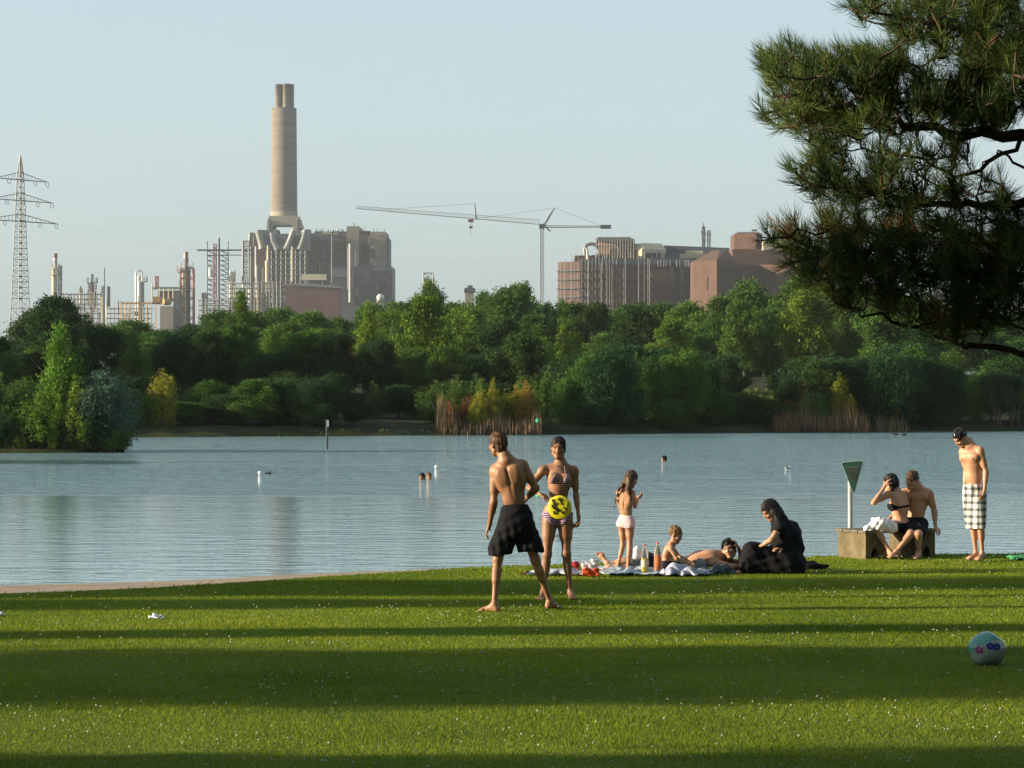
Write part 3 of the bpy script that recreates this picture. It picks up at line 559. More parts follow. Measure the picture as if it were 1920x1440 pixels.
def bx(mb, p0, p1, y0, y1, D, d0=0., d1=20.):      # box from picture corners at distance D, depth d0..d1 behind D
    E = D + d0; return mb.box(XD(p0, E), XD(p1, E), D + d0, D + d1, ZD(y1, E), ZD(y0, E))
def cy(mb, px, y0, y1, wpx, D, d=0., n=12, wtop=None):
    r = wpx * D / F / 2; rt = (wtop if wtop is not None else wpx) * D / F / 2
    return mb.lathe((XD(px, D + d), D + d, 0), [(r, ZD(y1, D + d)), (rt, ZD(y0, D + d))], n)
def lattice(mb, px, y0, y1, wpx, D, d=0., r=.12, nseg=8, w2=None, rot=0.):      # square lattice tower y1 (foot) to y0 (head)
    w0 = wpx * D / F / 2; w1 = (w2 if w2 is not None else wpx) * D / F / 2; c = Vector((XD(px, D), D + d, 0)); z0, z1 = ZD(y1, D), ZD(y0, D)
    prev = None
    for i in range(nseg + 1):
        t = i / nseg; w_ = w0 + (w1 - w0) * t; z = z0 + (z1 - z0) * t
        ring = [c + Vector((w_ * math.sqrt(2) * math.cos(rot + R(45 + 90 * k)), w_ * math.sqrt(2) * math.sin(rot + R(45 + 90 * k)), z)) for k in range(4)]
        for k in range(4):
            mb.bar(ring[k], ring[(k + 1) % 4], r * .7)
            if prev:
                mb.bar(prev[k], ring[k], r * 1.3); mb.bar(prev[k], ring[(k + 1) % 4], r * .6) if i % 2 else mb.bar(prev[(k + 1) % 4], ring[k], r * .6)
        prev = ring
    return mb
# --- chimney
D = 2040.
ch = empty('factory_chimney', (XD(533, D), D, 2), 'very tall tan concrete chimney carrying four flue pipes', 'chimney')
def lz(mb, px, prof, D, d, n=32): return mb.lathe((XD(px, D), D + d, 0), [(w_ * D / F / 2, ZD(y, D)) for w_, y in prof], n)
lz(MB(), 532.5, [(50, 408), (50, 380), (48.5, 300), (47, 203)], D, 0, 48).build('shaft', M_conc, ch)
MB().lathe((XD(532.5, D), D, 0), [(51.5 * D / F / 2, ZD(409, D)), (51.5 * D / F / 2, ZD(397, D))], 48).build('collar', M_pale, ch)
for dx, dy in ((-9.5, 0), (5.5, -8), (12.5, 3), (-5, 14)):
    c = (XD(532 + dx, D), D + dy * D / F); MB().lathe((c[0], c[1], 0), [(6.6 * D / F, ZD(204, D)), (6.6 * D / F, ZD(160, D)), (7.0 * D / F, ZD(160, D)), (7.0 * D / F, ZD(158, D))], 20).build('flue', M_conc, ch)
m = MB(); m.prism([(XD(a, D), ZD(b_, D)) for a, b_ in ((502, 430), (504, 412), (508, 406), (559, 406), (563, 412), (567, 430), (553, 430), (549, 424), (516, 424), (512, 430))], D - 10, D + 15)
m.build('base_skirt', M_pale, ch)
m = MB()
for a in (505, 558): bx(m, a, a + 2, 412, 436, D, -11.5, -10)
m.tube([P(559, 407, D + 16), P(568, 430, D + 16)], 1.2, 6); m.build('vent_slot', M_dark, ch)
m = MB(); bx(m, 509, 520, 430, 560, D, -10, 15); bx(m, 548, 560, 430, 560, D, -10, 15); m.build('pier', M_pale, ch)
D = 2000.
# --- power station
ps = empty('power_station', (XD(690, D), D, 2), 'huge grey and red power station block around the chimney foot', 'power station')
m = MB(); bx(m, 470, 500, 438, 690, D, 0, 60); m.build('end_wall', M_brick, ps)
m = MB(); bx(m, 500, 580, 440, 690, D, 6, 60); m.build('boiler_house', M_fcl, ps)
m = MB(); bx(m, 580, 655, 437, 690, D, 10, 60); m.build('turbine_hall', M_fcl, ps)
for a, c_, y0, y1 in ((588, 603, 457, 472), (612, 648, 457, 470), (588, 603, 476, 492), (612, 648, 475, 490)):
    m = MB(); bx(m, a, c_, y0, y1, D, 9.4, 10.5); m.build('wall_panel', M_redp, ps)
m = MB()
for yy in (464, 474, 482, 492, 500, 508, 516):
    m = MB(); bx(m, 588, 650, yy, yy + 2.5, D, 8.9, 9.6); m.build('window_band', M_win, ps)
m = MB(); bx(m, 650, 673, 424, 690, D, 2, 55); m.build('stair_tower', M_tan, ps)
m = MB(); bx(m, 673, 694, 441, 520, D, 12, 55); m.build('link_wall', M_pale, ps)
m = MB(); bx(m, 676, 692, 458, 492, D, 11.3, 12.4); m.build('wall_panel', M_redp, ps)
m = MB(); bx(m, 694, 724, 435, 500, D, 0, 45); m.build('tan_tower', M_tan, ps)
m = MB(); bx(m, 724, 729, 446, 500, D, 4, 45); m.build('tower_side', M_fcl, ps)
m = MB(); bx(m, 673, 694, 433, 441, D, 14, 50); bx(m, 590, 650, 434, 440, D, 14, 50); m.build('roof_plant', M_slate, ps)
for a, b_, y0, y1 in ((604, 622, 434, 439.5), (625, 634, 436, 440), (663, 664, 418, 424)): m = MB(); bx(m, a, b_, y0, y1, D, 8, 13); m.build('roof_box', M_pale, ps)
m = MB(); bx(m, 618, 735, 500, 690, D, -6, 50); m.build('lower_hall', M_dark, ps)
m = MB(); bx(m, 622, 654, 506, 520, D, -7, -5.6); bx(m, 660, 667, 506, 516, D, -7, -5.6); bx(m, 686, 694, 508, 520, D, -7, -5.6); bx(m, 700, 733, 502, 507, D, -7.3, -5.6); m.build('light_cladding', M_fcl, ps)
m = MB(); bx(m, 694, 701, 466, 481, D, -3, 1); bx(m, 701, 724, 482.5, 484, D, -.6, .5); m.build('balcony', M_dark, ps)
for mt_, nd, sd_ in ((M_dark, 34, 21), (M_pale, 26, 22), (M_slate, 34, 24)):
    g = random.Random(sd_)
    for i in range(nd):
        a = g.uniform(582, 722); y_ = g.uniform(440, 518) ; a2 = a + g.choice([.8, 1.2, 2.5, 6]); 
        if 646 < a < 676 or a2 > 722: continue
        m = MB(); bx(m, a, a2, y_, y_ + (g.uniform(1, 3) if a2 - a > 2 else g.uniform(6, 22)), D, -1.5 if a > 690 else 6.5, 12 if a < 690 else 1)
        m.build('wall_fitting', mt_, ps)
# external steel frame in front of the boiler house
m = MB(); g = random.Random(9)
for a in range(500, 576, 9):
    m.bar(P(a, 470, D - 4), P(a, 568, D - 4), .28)
for yy in range(466, 560, 10): m.bar(P(498, yy, D - 4), P(576, yy, D - 4), .4)
for i in range(60):
    a = g.uniform(500, 570); y_ = g.uniform(470, 540); bx(m, a, a + g.uniform(1.5, 6), y_, y_ + g.uniform(1, 5), D, g.uniform(-4, -1), 0)
m.build('boiler_frame', M_steel, ps)
m = MB()
for i in range(70):
    a = g.uniform(655, 732); y_ = g.uniform(518, 560); bx(m, a, a + g.uniform(.8, 3), y_, y_ + g.uniform(3, 14), D, g.uniform(-12, -8), -6.2)
m.build('plant_clutter', M_fcl, ps)
m = MB()
for i in range(26):
    a = g.uniform(590, 650); bx(m, a, a + g.uniform(.6, 1.2), g.uniform(428, 434), 437, D, 12, 13)
for a in (680, 683.5, 700, 707, 720): bx(m, a, a + .8, 428, 436, D, 14, 15)
bx(m, 588, 722, 434.5, 435.3, D, 12, 15); m.build('roof_railing', M_dark, ps)
for pts, w_ in (([(484, 432), (489, 452), (492, 466)], 13), ([(510, 436), (512, 452), (520, 468)], 12), ([(551, 432), (544, 450), (536, 468)], 12), ([(573, 432), (568, 450), (562, 468)], 11)):
    q = [P(a, b_, D - 10) for a, b_ in pts]; q = [q[0]] + [q[0].lerp(q[1], .5), q[1], q[1].lerp(q[2], .6)] + [q[2]]
    MB().tube(q, [w_ * D / F / 2] * 4 + [w_ * D / F / 2 * 1.2], 14).build('flue_duct', M_grey, ps)
for a, b_, y0 in ((490, 509, 431), (520, 546, 438), (572, 582, 430)): m = MB(); bx(m, a, b_, y0, 470, D, -2, 6); m.build('duct_housing', M_slate, ps)
for a, y0, y1, w_ in ((479.5, 462, 520, 3.2), (502.5, 460, 490, 4), (548, 462, 528, 3.4), (482, 497, 560, 6), (492.5, 502, 560, 3), (501, 489, 535, 8), (656, 457, 567, 4.2), (652.5, 462, 545, 2.2), (667, 470, 500, 2.5), (661, 470, 540, 1.6), (622, 440, 530, 1.6)):
    m = MB(); cy(m, a, y0, y1, w_, D, -14, 12); m.build('exhaust_pipe', M_white if a in (656, 479.5, 492.5) else M_cream if a in (502.5, 548, 501) else M_grey, ps)
# roof pipe hoops
for a in (468.5, 476):
    m = MB(); m.tube([P(a, 462, D - 3), P(a, 440, D - 3), P(a + 1.5, 437, D - 3), P(a + 3.5, 437, D - 3), P(a + 4, 442, D - 3)], 1.0, 6); m.build('vent_pipe', M_grey, ps)
# red brick shed in front
sh = empty('brick_shed', (XD(590, 1900), 1900, 2), 'dark red brick shed with a long pale sign board on its roof', 'building'); D1 = 1900.
m = MB(); m.prism([(XD(a, D1), ZD(b_, D1)) for a, b_ in ((530, 690), (533, 535), (580, 534), (636, 540), (636, 690))], D1, D1 + 30); m.build('wall', M_redp, sh)
m = MB(); m.prism([(XD(a, D1), ZD(b_, D1)) for a, b_ in ((531, 535.2), (532, 532.5), (580, 531), (638, 537), (650, 542), (637, 540))], D1 - 1, D1 + 31); m.build('roof', M_steel, sh)
m = MB(); bx(m, 565, 612, 514, 525, D1, 4, 6); m.build('sign_board', M_cream, sh)
m = MB(); bx(m, 575, 576.5, 525, 534, D1, 5, 6); bx(m, 604, 605.5, 525, 537, D1, 5, 6); m.build('board_posts', M_white, sh)
tk = empty('storage_tank', (XD(713, 1850), 1850, 2), 'white spherical tank before the dark power station hall', 'tank'); m = MB(); q = P(713, 558, 1850); m.ball(tuple(q), 7 * 1850 / F, 18, 12); m.build('vessel', M_white, tk); m = MB()
for a in (708, 713, 718): m.bar(P(a, 560, 1850), P(a, 690, 1850), .4)
m.build('legs', M_steel, tk)
# --- refinery columns
def column(label, px, D, parts, nm='refinery_column', cat='column', rings=(), pipes=(), lad=None, ground=610):
    r = empty(nm, (XD(px, D), D, 2), label, cat)
    for kind, dx, y0, y1, w_, mt in parts:
        m = MB(); cy(m, px + dx, y0, y1, w_, D, 0, 14)
        if kind == 'dome': m.ball(tuple(P(px + dx, y0, D)), w_ * D / F / 2, 14, 10)
        m.build('cap' if kind == 'cap' else 'column_shell', mt, r)
    for y, w_, dx in rings:
        m = MB(); q = P(px + dx, y, D); rr = w_ * D / F / 2; m.lathe((q.x, q.y, 0), [(rr, q.z), (rr, q.z + .5)], 14)
        for k in range(10): a = k * .628; m.bar((q.x + rr * math.cos(a), q.y + rr * math.sin(a), q.z), (q.x + rr * math.cos(a), q.y + rr * math.sin(a), q.z + 3.2), .16)
        m.build('platform', M_steel, r)
    for pts, w_, mt in pipes:
        m = MB(); m.tube([P(px + a, b_, D - 4) for a, b_ in pts], w_ * D / F / 2, 7); m.build('pipe', mt, r)
    if lad: m = MB(); lattice(m, px + lad[0], lad[1], lad[2], lad[3], D, 2, .28, lad[4]); m.build('ladder_frame', lad[5] if len(lad) > 5 else M_steel, r)
    return r
D2 = 1700.
column('cream stack with red cap, leftmost of the refinery', 103.5, D2, [('shell', -2, 505, 690, 9, M_cream), ('shell', .5, 486, 505, 7, M_grey), ('cap', .5, 475, 486, 7.5, M_red), ('shell', 0, 484, 489, 8, M_white)], 'refinery_stack', 'stack', [(505, 15, 0), (517, 20, 0)], [([(3, 500), (3, 560)], 2.2, M_dark), ([(6.5, 505), (6.5, 570)], 2.6, M_dark)], (8, 498, 570, 5, 7))
column('thin dark stub stack second from left', 151, D2, [('shell', 0, 537, 690, 3.4, M_dark), ('shell', -1.5, 545, 690, 2, M_grey)], 'refinery_stack', 'stack', [(552, 8, 0)])
column('dark stack with wide ringed platform and yellow pipe', 173, D2, [('shell', 0, 514, 530, 5, M_dark), ('shell', 0, 530, 690, 7, M_brick2)], 'refinery_stack', 'stack', [(531, 20, 0), (543, 16, 0)], [([(-1.5, 546), (-1.5, 572)], 2.4, M_yel), ([(6, 545), (6, 575)], 3.5, M_dark), ([(-7, 532), (-7, 575)], 1.2, M_steel)], (-4, 530, 575, 8, 6))
column('needle-thin dark mast over a slim cream column', 195, D2, [('shell', 1, 502, 690, 1.8, M_dark), ('shell', -2.5, 536, 690, 5, M_cream)], 'flare_mast', 'mast', (), [([(4.5, 562), (4.5, 595)], 3, M_white)], (8, 537, 575, 3, 5))
column('bright white twin domed column with loop pipe', 262, D2, [('dome', 0, 520, 610, 9.5, M_silver), ('shell', 5, 530, 610, 7, M_grey)], rings=[(529, 18, 5)], pipes=[([(-7.5, 690), (-7.5, 514), (-6, 509), (-3, 507), (0, 507), (3, 509), (4.5, 514), (4.5, 528)], 3.2, M_silver)])
column('flare stack in a red steel frame with red cap', 348.5, D2, [('shell', 1.5, 484, 505, 7, M_brick2), ('cap', 1, 472, 484, 6.5, M_red), ('shell', -1, 477, 484, 6, M_white), ('shell', -2, 505, 690, 10, M_cream), ('shell', 4, 505, 690, 9, M_brick2)], 'refinery_stack', 'stack', [(503, 24, 2), (508, 26, -5)], [([(-15, 504), (-15, 511), (-5, 511)], 1.8, M_red)], (2, 503, 690, 24, 10, M_red))
column('small white bullet vessel right of the thin mast', 228, D2, [('dome', 0, 566, 590, 3.5, M_silver), ('dome', -6, 565, 590, 3, M_silver)])
column('pale round-topped column between flare stack and steel frame', 384, D2, [('dome', 0, 552, 690, 8, M_cream)], rings=[(560, 11, 0)])
column('short white column beside the steel lattice frame', 433, D2, [('dome', 0, 510, 690, 6, M_white), ('dome', 6, 510, 690, 6, M_cream)], rings=[(528, 10, 2)])
column('white vessel low before the power station end', 468, D2, [('dome', 0, 545, 690, 5, M_white)])
# pipe rack low at the left
def clutter(label, x0, x1, y0, y1, n, seed, mats, D=1680., nm='process_unit'):
    r = empty(nm, (XD((x0 + x1) / 2, D), D, 2), label, 'process plant'); g = random.Random(seed)
    for mt in mats:
        m = MB()
        for i in range(n):
            a = g.uniform(x0, x1); t = g.uniform(y0, y1)
            k = g.random()
            if k < .45: cy(m, a, t, 690, g.uniform(1, 2.6), D, g.uniform(-10, 10), 8)
            elif k < .75: bx(m, a, min(x1, a + g.uniform(3, 12)), t, t + g.uniform(.8, 2), D, -6, 6)
            else: bx(m, a, min(x1, a + g.uniform(2, 7)), t, t + g.uniform(3, 9), D, -4, 6)
        m.build('vessel' if mt in (M_white, M_silver, M_cream) else 'pipework', mt, r)
    m = MB()
    for a in np.arange(x0, x1, 7): m.bar(P(a, y0, D - 8), P(a, 690, D - 8), .3)
    for t in np.arange(y0 + 4, 640, 9): m.bar(P(x0, t, D - 8), P(x1, t, D - 8), .3)
    m.build('steel_frame', M_steel, r); return r
clutter('tangle of pipes right of the cream red-capped stack', 112, 190, 548, 590, 12, 1, (M_steel, M_white, M_brick2))
clutter('pale vessels and pipes around the white twin column', 200, 285, 575, 690, 9, 2, (M_silver, M_dark, M_white))
clutter('pipes and cream vessels at the foot of the power station left end', 428, 532, 528, 590, 16, 3, (M_white, M_steel, M_cream, M_fcl))
clutter('low tanks beneath the steel lattice frame', 372, 428, 560, 690, 8, 4, (M_cream, M_steel))
r = empty('pipe_bridge', (XD(270, 1660), 1660, 2), 'long orange pipe bridge crossing in front of the white column', 'pipe bridge'); D3 = 1660.
m = MB(); bx(m, 226, 305, 567, 570, D3, 0, 4); bx(m, 286, 300, 556, 570, D3, 0, 8)
for a in range(228, 300, 8): m.bar(P(a, 568, D3), P(a, 690, D3), .3)
m.build('truss', M_yel, r); m = MB(); q = P(305, 566, D3); m.tube([q, q + Vector((3.5, 3, 0))], 6.3 * D3 / F, 16); m.build('pipe_end', M_yel, r)
r = empty('furnace_unit', (XD(315, 1680), 1680, 2), 'row of five pale furnace tubes under a flat roof', 'furnace'); D3 = 1690.
m = MB(); bx(m, 284, 337, 538, 542, D3, 0, 8); m.build('roof', M_pale, r)
for a in (285.5, 299, 307, 316, 324.5): m = MB(); cy(m, a, 540 if a > 290 else 531, 560, 2.3, D3, -4, 8); m.build('tube', M_cream, r)
m = MB(); bx(m, 296, 336, 545, 565, D3, 4, 9); m.build('back_wall', M_brick2, r); m = MB(); bx(m, 325, 337, 548, 690, D3, -2, 4); m.build('side_frame', M_dark, r); m = MB(); bx(m, 300, 332, 574, 690, D3, 2, 10); m.build('lower_wall', M_pale, r)
m = MB(); lattice(m, 294, 518, 540, 5, D3, 0, .25, 3); m.build('beacon_mast', M_red, r)
# steel lattice frame with long beam
r = empty('lattice_frame', (XD(408, 1750), 1750, 2), 'open steel lattice frame with a long horizontal beam', 'steel frame'); D3 = 1750.
m = MB(); cy(m, 389, 452, 690, 1.6, D3, 0, 6); cy(m, 428, 452, 690, 1.6, D3, 0, 6); m.build('post', M_dark, r)
m = MB(); lattice(m, 403, 458, 690, 5, D3, 0, .25, 14); m.build('inner_mast', M_red, r)
m = MB(); cy(m, 411, 446, 690, 3.4, D3, 0, 8); m.build('centre_stack', M_dark, r)
m = MB(); bx(m, 369, 472, 467.5, 470, D3, -1, 3); bx(m, 388, 472, 477.5, 479, D3, -1, 1); m.build('beam', M_dark, r)
m = MB()
for t in range(470, 590, 9): m.bar(P(389, t, D3), P(403, t + 6, D3), .28); m.bar(P(414, t, D3), P(428, t + 7, D3), .28); m.bar(P(389, t, D3), P(403, t, D3), .25); m.bar(P(414, t, D3), P(428, t, D3), .25)
m.build('bracing', M_steel, r); m = MB(); lattice(m, 461, 452, 560, 11, D3, 0, .35, 11); m.build('end_tower', M_steel, r)
m = MB(); cy(m, 395, 504, 518, 8, D3, -3, 12); m.build('tank', M_silver, r)
# small things in the middle
r = empty('tank_tower', (XD(803, 1500), 1500, 2), 'small tower of pale tubes and railings above the trees', 'tower'); D3 = 1500.
m = MB(); cy(m, 797, 524, 570, 7, D3, 0, 12); cy(m, 807, 526, 570, 9, D3, 3, 12); m.build('tank', M_cream, r); m = MB(); lattice(m, 803, 512, 560, 18, D3, 0, .25, 4); m.build('railing', M_steel, r)
r = empty('grey_house', (XD(881, 1300), 1300, 2), 'small grey roofed tower house peeking over the trees', 'house'); D3 = 1300.
m = MB(); bx(m, 872, 888, 547, 575, D3, 0, 6); m.build('wall', M_pale, r); m = MB(); m.prism([(XD(a, D3), ZD(b_, D3)) for a, b_ in ((870, 548), (871, 540), (877, 539), (877, 535), (886, 535), (886, 539), (891, 541), (892, 548))], D3 - .6, D3 + 6.6); m.build('roof', M_slate, r)
# --- scaffolded hall
D = 1200.
hl = empty('scaffolded_hall', (XD(1170, D), D, 2), 'long brown brick hall wrapped in scaffolding, right of the crane', 'building')
def wall(name, pts, z0y, z1y, mt, par, dd, D=D, base=690):      # pts: px positions and depth offsets forming a plan, extruded
    q_ = min(b_ for _, b_ in pts); m = MB(); m.plan([(XD(a, D + b_), D + b_) for a, b_ in pts], ZD(z0y, D + q_), ZD(z1y, D + q_)); return m.build(name, mt, par)
wall('wall', [(1046, 10), (1088, 0), (1305, 2), (1305, 40), (1046, 40)], 690, 490, M_brick2, hl, 0)
m = MB(); m.plan([(XD(1088, D), D - .5), (XD(1302, D), D + 1.4), (XD(1302, D), D + 3), (XD(1088, D), D + 2)], ZD(496, D), ZD(484, D)); m.build('eaves_band', M_slate, hl)
m = MB()
for a, b_, t0, t1 in ((1078, 1110, 479, 490), (1110, 1195, 478, 490)): bx(m, a, b_, t0, t1, D, 4, 30)
m.build('roof', M_brick2, hl)
wall('upper_block', [(1121, 12), (1160, 8), (1190, 10), (1190, 35), (1121, 35)], 490, 449, M_brick, hl, 0)
m = MB(); m.prism([(XD(a, D), ZD(b_, D)) for a, b_ in ((1120, 450), (1122, 443), (1183, 443), (1192, 450))], D + 6, D + 36); m.build('upper_roof', M_slate, hl)
m = MB(); m.tube([P(1097, 480, D + 8), P(1096, 466, D + 8), P(1100, 459, D + 8), P(1108, 457, D + 8), P(1117, 459, D + 8), P(1121, 468, D + 8)], 3.4 * D / F, 12); m.build('bent_duct', M_steel, hl)
m = MB(); m.tube([P(1102, 486, D - 4), P(1101, 470, D - 4), P(1099, 464, D - 4)], .5, 8); m.build('silver_pipe', M_silver, hl)
m = MB(); m.plan([(XD(1168, D), D + 22), (XD(1207, D), D + 5), (XD(1253, D), D + 16), (XD(1253, D), D + 36), (XD(1168, D), D + 36)], ZD(485, D), ZD(466, D)); m.build('cream_hall', M_cream, hl)
z0, z1 = ZD(466, D), ZD(453, D); m = MB()
lo = [(XD(1168, D), D + 22, z0), (XD(1207, D), D + 5, z0), (XD(1253, D), D + 16, z0), (XD(1253, D), D + 36, z0), (XD(1168, D), D + 36, z0)]; hi = [(XD(1183, D), D + 24, z1), (XD(1214, D), D + 12, z1), (XD(1245, D), D + 19, z1), (XD(1245, D), D + 33, z1), (XD(1183, D), D + 33, z1)]
m.add(lo + hi, [(k, (k + 1) % 5, (k + 1) % 5 + 5, k + 5) for k in range(5)] + [(5, 6, 7, 8, 9)]); m.build('cream_roof', M_cream, hl)
m = MB(); m.prism([(XD(a, D), ZD(b_, D)) for a, b_ in ((1253, 486), (1253, 454), (1378, 459), (1378, 486))], D + 30, D + 60); m.build('long_grey_roof', M_slate, hl)
m = MB(); bx(m, 1275, 1322, 476, 484, D, 20, 24); bx(m, 1286, 1318, 470, 477, D, 24, 26); m.build('roof_unit', M_cream, hl)
m = MB()
for a in (1212, 1220, 1226, 1234, 1247, 1262, 1268): bx(m, a, a + 5, 474, 486, D, 6, 9)
m.build('roof_plant', M_dark, hl)
for a in (1233, 1238, 1244, 1249, 1256, 1268, 1274, 1283, 1287, 1291): m = MB(); bx(m, a, a + 1.3, 488, 500, D, -1.6, -.6); m.build('white_pilaster', M_white, hl)
m = MB()
for a in (1258, 1276, 1298): bx(m, a, a + 6, 500, 690, D, 1.2, 2.6)
m.build('wall_recess', M_dark, hl)
sc = MB(); deck = MB(); g = random.Random(3)
for a in np.arange(1045, 1225, 6.5):
    y_ = D + (10 - (a - 1046) * .24 if a < 1088 else 0) - 2.2; top = 478 + g.uniform(-6, 8) if a > 1075 else 488 + g.uniform(-4, 4)
    sc.bar(P(a, top, D) * (y_ / D) if False else (XD(a, D), y_, ZD(top, D)), (XD(a, D), y_, ZD(690, D)), .055)
for t in (507, 523.5, 540, 556.5, 573):
    deck.plan([(XD(1044, D), D + 9), (XD(1088, D), D - 2.6), (XD(1228, D), D - 1.6), (XD(1228, D), D - .4), (XD(1088, D), D - .8), (XD(1046, D), D + 10.2)], ZD(t + 1.2, D), ZD(t - .6, D))
    for a in (1052, 1066, 1090, 1108, 1140, 1168, 1200, 1215):
        yy = D + (10 - (a - 1046) * .24 if a < 1088 else 0) - 2.6; sc.bar((XD(a, D), yy, ZD(t, D)), (XD(a + 10, D), yy, ZD(t + 15, D)), .08)
sc.build('scaffold_poles', M_steel, hl); deck.build('scaffold_deck', M_dark, hl)
for a, t0 in ((1102, 484), (1127, 476), (1138, 484), (1147, 484), (1172, 470), (1197, 466), (1217, 487), (1072, 474), (1077, 486), (1060, 485)):
    m = MB(); yy = D - 3.4 + (max(0, 1088 - a)) * .24; m.tube([(XD(a, D), yy, ZD(t0, D)), (XD(a, D), yy, ZD(690, D))], .17 if a in (1102, 1127, 1172, 1197, 1217) else .10, 6); m.build('debris_chute', M_steel if a not in (1102, 1127) else M_grey, hl)
sc = MB()
for a in np.arange(1118, 1190, 5): sc.bar(P(a, 441 + g.uniform(-3, 3), D + 4), P(a, 490, D + 4), .09)
for t in (448, 462, 476): sc.bar(P(1116, t, D + 4), P(1190, t, D + 4), .13)
for a in np.arange(1048, 1060, 3): sc.bar(P(a, 489, D + 8), P(a, 505, D + 8), .08)
sc.build('upper_scaffold', M_steel, hl)
# --- brick blocks
D = 1150.
bb = empty('gabled_brick_block', (XD(1345, D), D, 2), 'red brick block with cut-off gable corners and writing-like slits', 'building')
gz = lambda y: ZD(y, 1152.) if D < 1160 else ZD(y, 1186.)
m = MB()      # plan corner at px 1344
A = (XD(1303, D), D + 9); B_ = (XD(1344, D), D); C_ = (XD(1381, D), D + 7); E_ = (XD(1381, D), D + 26); G_ = (XD(1303, D), D + 30)
m.plan([A, B_, C_, E_, G_], gz(690), gz(488))
m.add([(A[0], A[1], gz(488)), (B_[0], B_[1], gz(488)), (C_[0], C_[1], gz(488)), (E_[0], E_[1], gz(488)), (G_[0], G_[1], gz(488)), (XD(1341, D), D + 14, gz(467)), (XD(1354, D), D + 13, gz(466)), (XD(1369, D), D + 14, gz(466)), (XD(1366, D), D + 20, gz(466)), (XD(1341, D), D + 22, gz(467))],
      [(0, 1, 6, 5), (1, 2, 7, 6), (2, 3, 8, 7), (3, 4, 9, 8), (4, 0, 5, 9), (5, 6, 7, 8, 9)])
m.build('wall', M_brick, bb)
m = MB(); bx(m, 1326, 1330, 519, 543, D, 3.2, 4.2); m.build('window_slit', M_win, bb)
m = MB()
for t in (504, 535):
    for i in range(9):
        a = 1355 + i * 2.1 + (i % 3) * .4; yy = (a - 1344) * .19 - .15; m.box(XD(a, D), XD(a + 1.2, D), D + yy - .3, D + yy + 1.2, gz(t + 4), gz(t + (i * 7 % 3) * .6))
m.build('wall_vents', M_dark, bb)
D = 1190.
tb = empty('tall_brick_block', (XD(1430, D), D, 2), 'wide brown brick block whose corner rises behind the pine', 'building')
m = MB(); m.plan([(XD(1372, D), D - 14), (XD(1421, D), D - 6), (XD(1500, D), D - 20), (XD(1600, D), D - 10), (XD(1600, D), D + 30), (XD(1372, D), D + 30)], gz(690), gz(497)); 
m.prism([(XD(a, D), gz(b_)) for a, b_ in ((1372, 497), (1372, 467), (1395, 467), (1500, 467), (1520, 480), (1600, 484), (1600, 497))], D - 4, D + 28); m.build('wall', M_brick, tb)
m = MB(); m.plan([(XD(1378, D), D + 4), (XD(1418, D), D + 0), (XD(1432, D), D + 6), (XD(1432, D), D + 24), (XD(1378, D), D + 24)], gz(470), gz(437)); m.add([(XD(1378, D), D + 4, gz(437)), (XD(1418, D), D + 0, gz(437)), (XD(1432, D), D + 6, gz(437)), (XD(1432, D), D + 24, gz(437)), (XD(1378, D), D + 24, gz(437)), (XD(1388, D), D + 10, gz(432)), (XD(1426, D), D + 10, gz(432))], [(0, 1, 6, 5), (1, 2, 6), (2, 3, 6), (3, 4, 5, 6), (4, 0, 5)]); m.build('upper_tower', M_brick, tb)
m = MB(); bx(m, 1410, 1420, 430, 433, D, 10, 14); m.build('roof_unit', M_steel, tb)
m = MB(); m.prism([(XD(a, D), gz(b_)) for a, b_ in ((1427, 470), (1427, 452), (1440, 446), (1470, 446), (1500, 470))], D - 10, D - 4.2); m.build('cream_roof_hall', M_cream, tb)
r = empty('antenna_mast', (XD(1322, 1180), 1250, 2), 'pair of slim antenna masts on the grey roof', 'mast'); D3 = 1250.
m = MB(); lattice(m, 1319, 425, 476, 4, D3, 0, .2, 8); cy(m, 1319, 418, 430, 1.4, D3, 0, 6); lattice(m, 1329, 432, 466, 5, D3, 0, .14, 5); m.build('mast_frame', M_dark, r); m = MB()
for dx, t in ((-4, 432), (4, 434), (-3, 446), (4, 448), (9, 436)): cy(m, 1319 + dx, t, t + 6, 1.4, D3, -1, 6)
m.build('aerial', M_steel, r); m = MB(); bx(m, 1315, 1334, 440, 441, D3, 0, 1); m.build('crossbar', M_steel, r)
# --- tower crane
D = 1120.
cr = empty('tower_crane', (XD(1016, D), D, 2), 'tall pale tower crane with long raised jib pointing left', 'crane')
m = MB(); lattice(m, 1016, 424, 690, 6.5, D, 0, .12, 38); m.build('mast', M_yellow, cr)
def truss(m, a, b_, h, w_, n, r, r2=None):
    a = Vector(a); b_ = Vector(b_); d = (b_ - a) / n; pr = None
    for i in range(n + 1):
        t = i / n; hh_ = h * (1 - .45 * t); p = a + d * i; tri = [p + Vector((0, -w_, 0)), p + Vector((0, w_, 0)), p + Vector((0, 0, hh_))]
        if pr:
            for k in range(3): m.bar(pr[k], tri[k], r)
            m.bar(pr[0], tri[2], r * .7); m.bar(pr[1], tri[2], r * .7); m.bar(pr[2], tri[0], r * .7)
        pr = tri
m = MB(); truss(m, P(1013, 421, D), P(668, 391, D), 1.7, .8, 46, .07); m.build('jib', M_yellow, cr)
m = MB(); truss(m, P(1018, 427, D), P(1140, 426, D), .8, .7, 18, .09); m.build('counter_jib', M_yellow, cr)
m = MB(); bx(m, 1126, 1146, 421.5, 428.5, D, -1, 1); m.build('counterweight', M_fcl, cr)
m = MB(); m.tube([P(1017, 424, D), P(1040, 389, D)], .22, 5); m.tube([P(1021, 424, D), P(1040, 389, D)], .2, 5); m.tube([P(1022, 424, D), P(1032, 434, D)], .25, 5); m.build('tower_peak', M_yellow, cr)
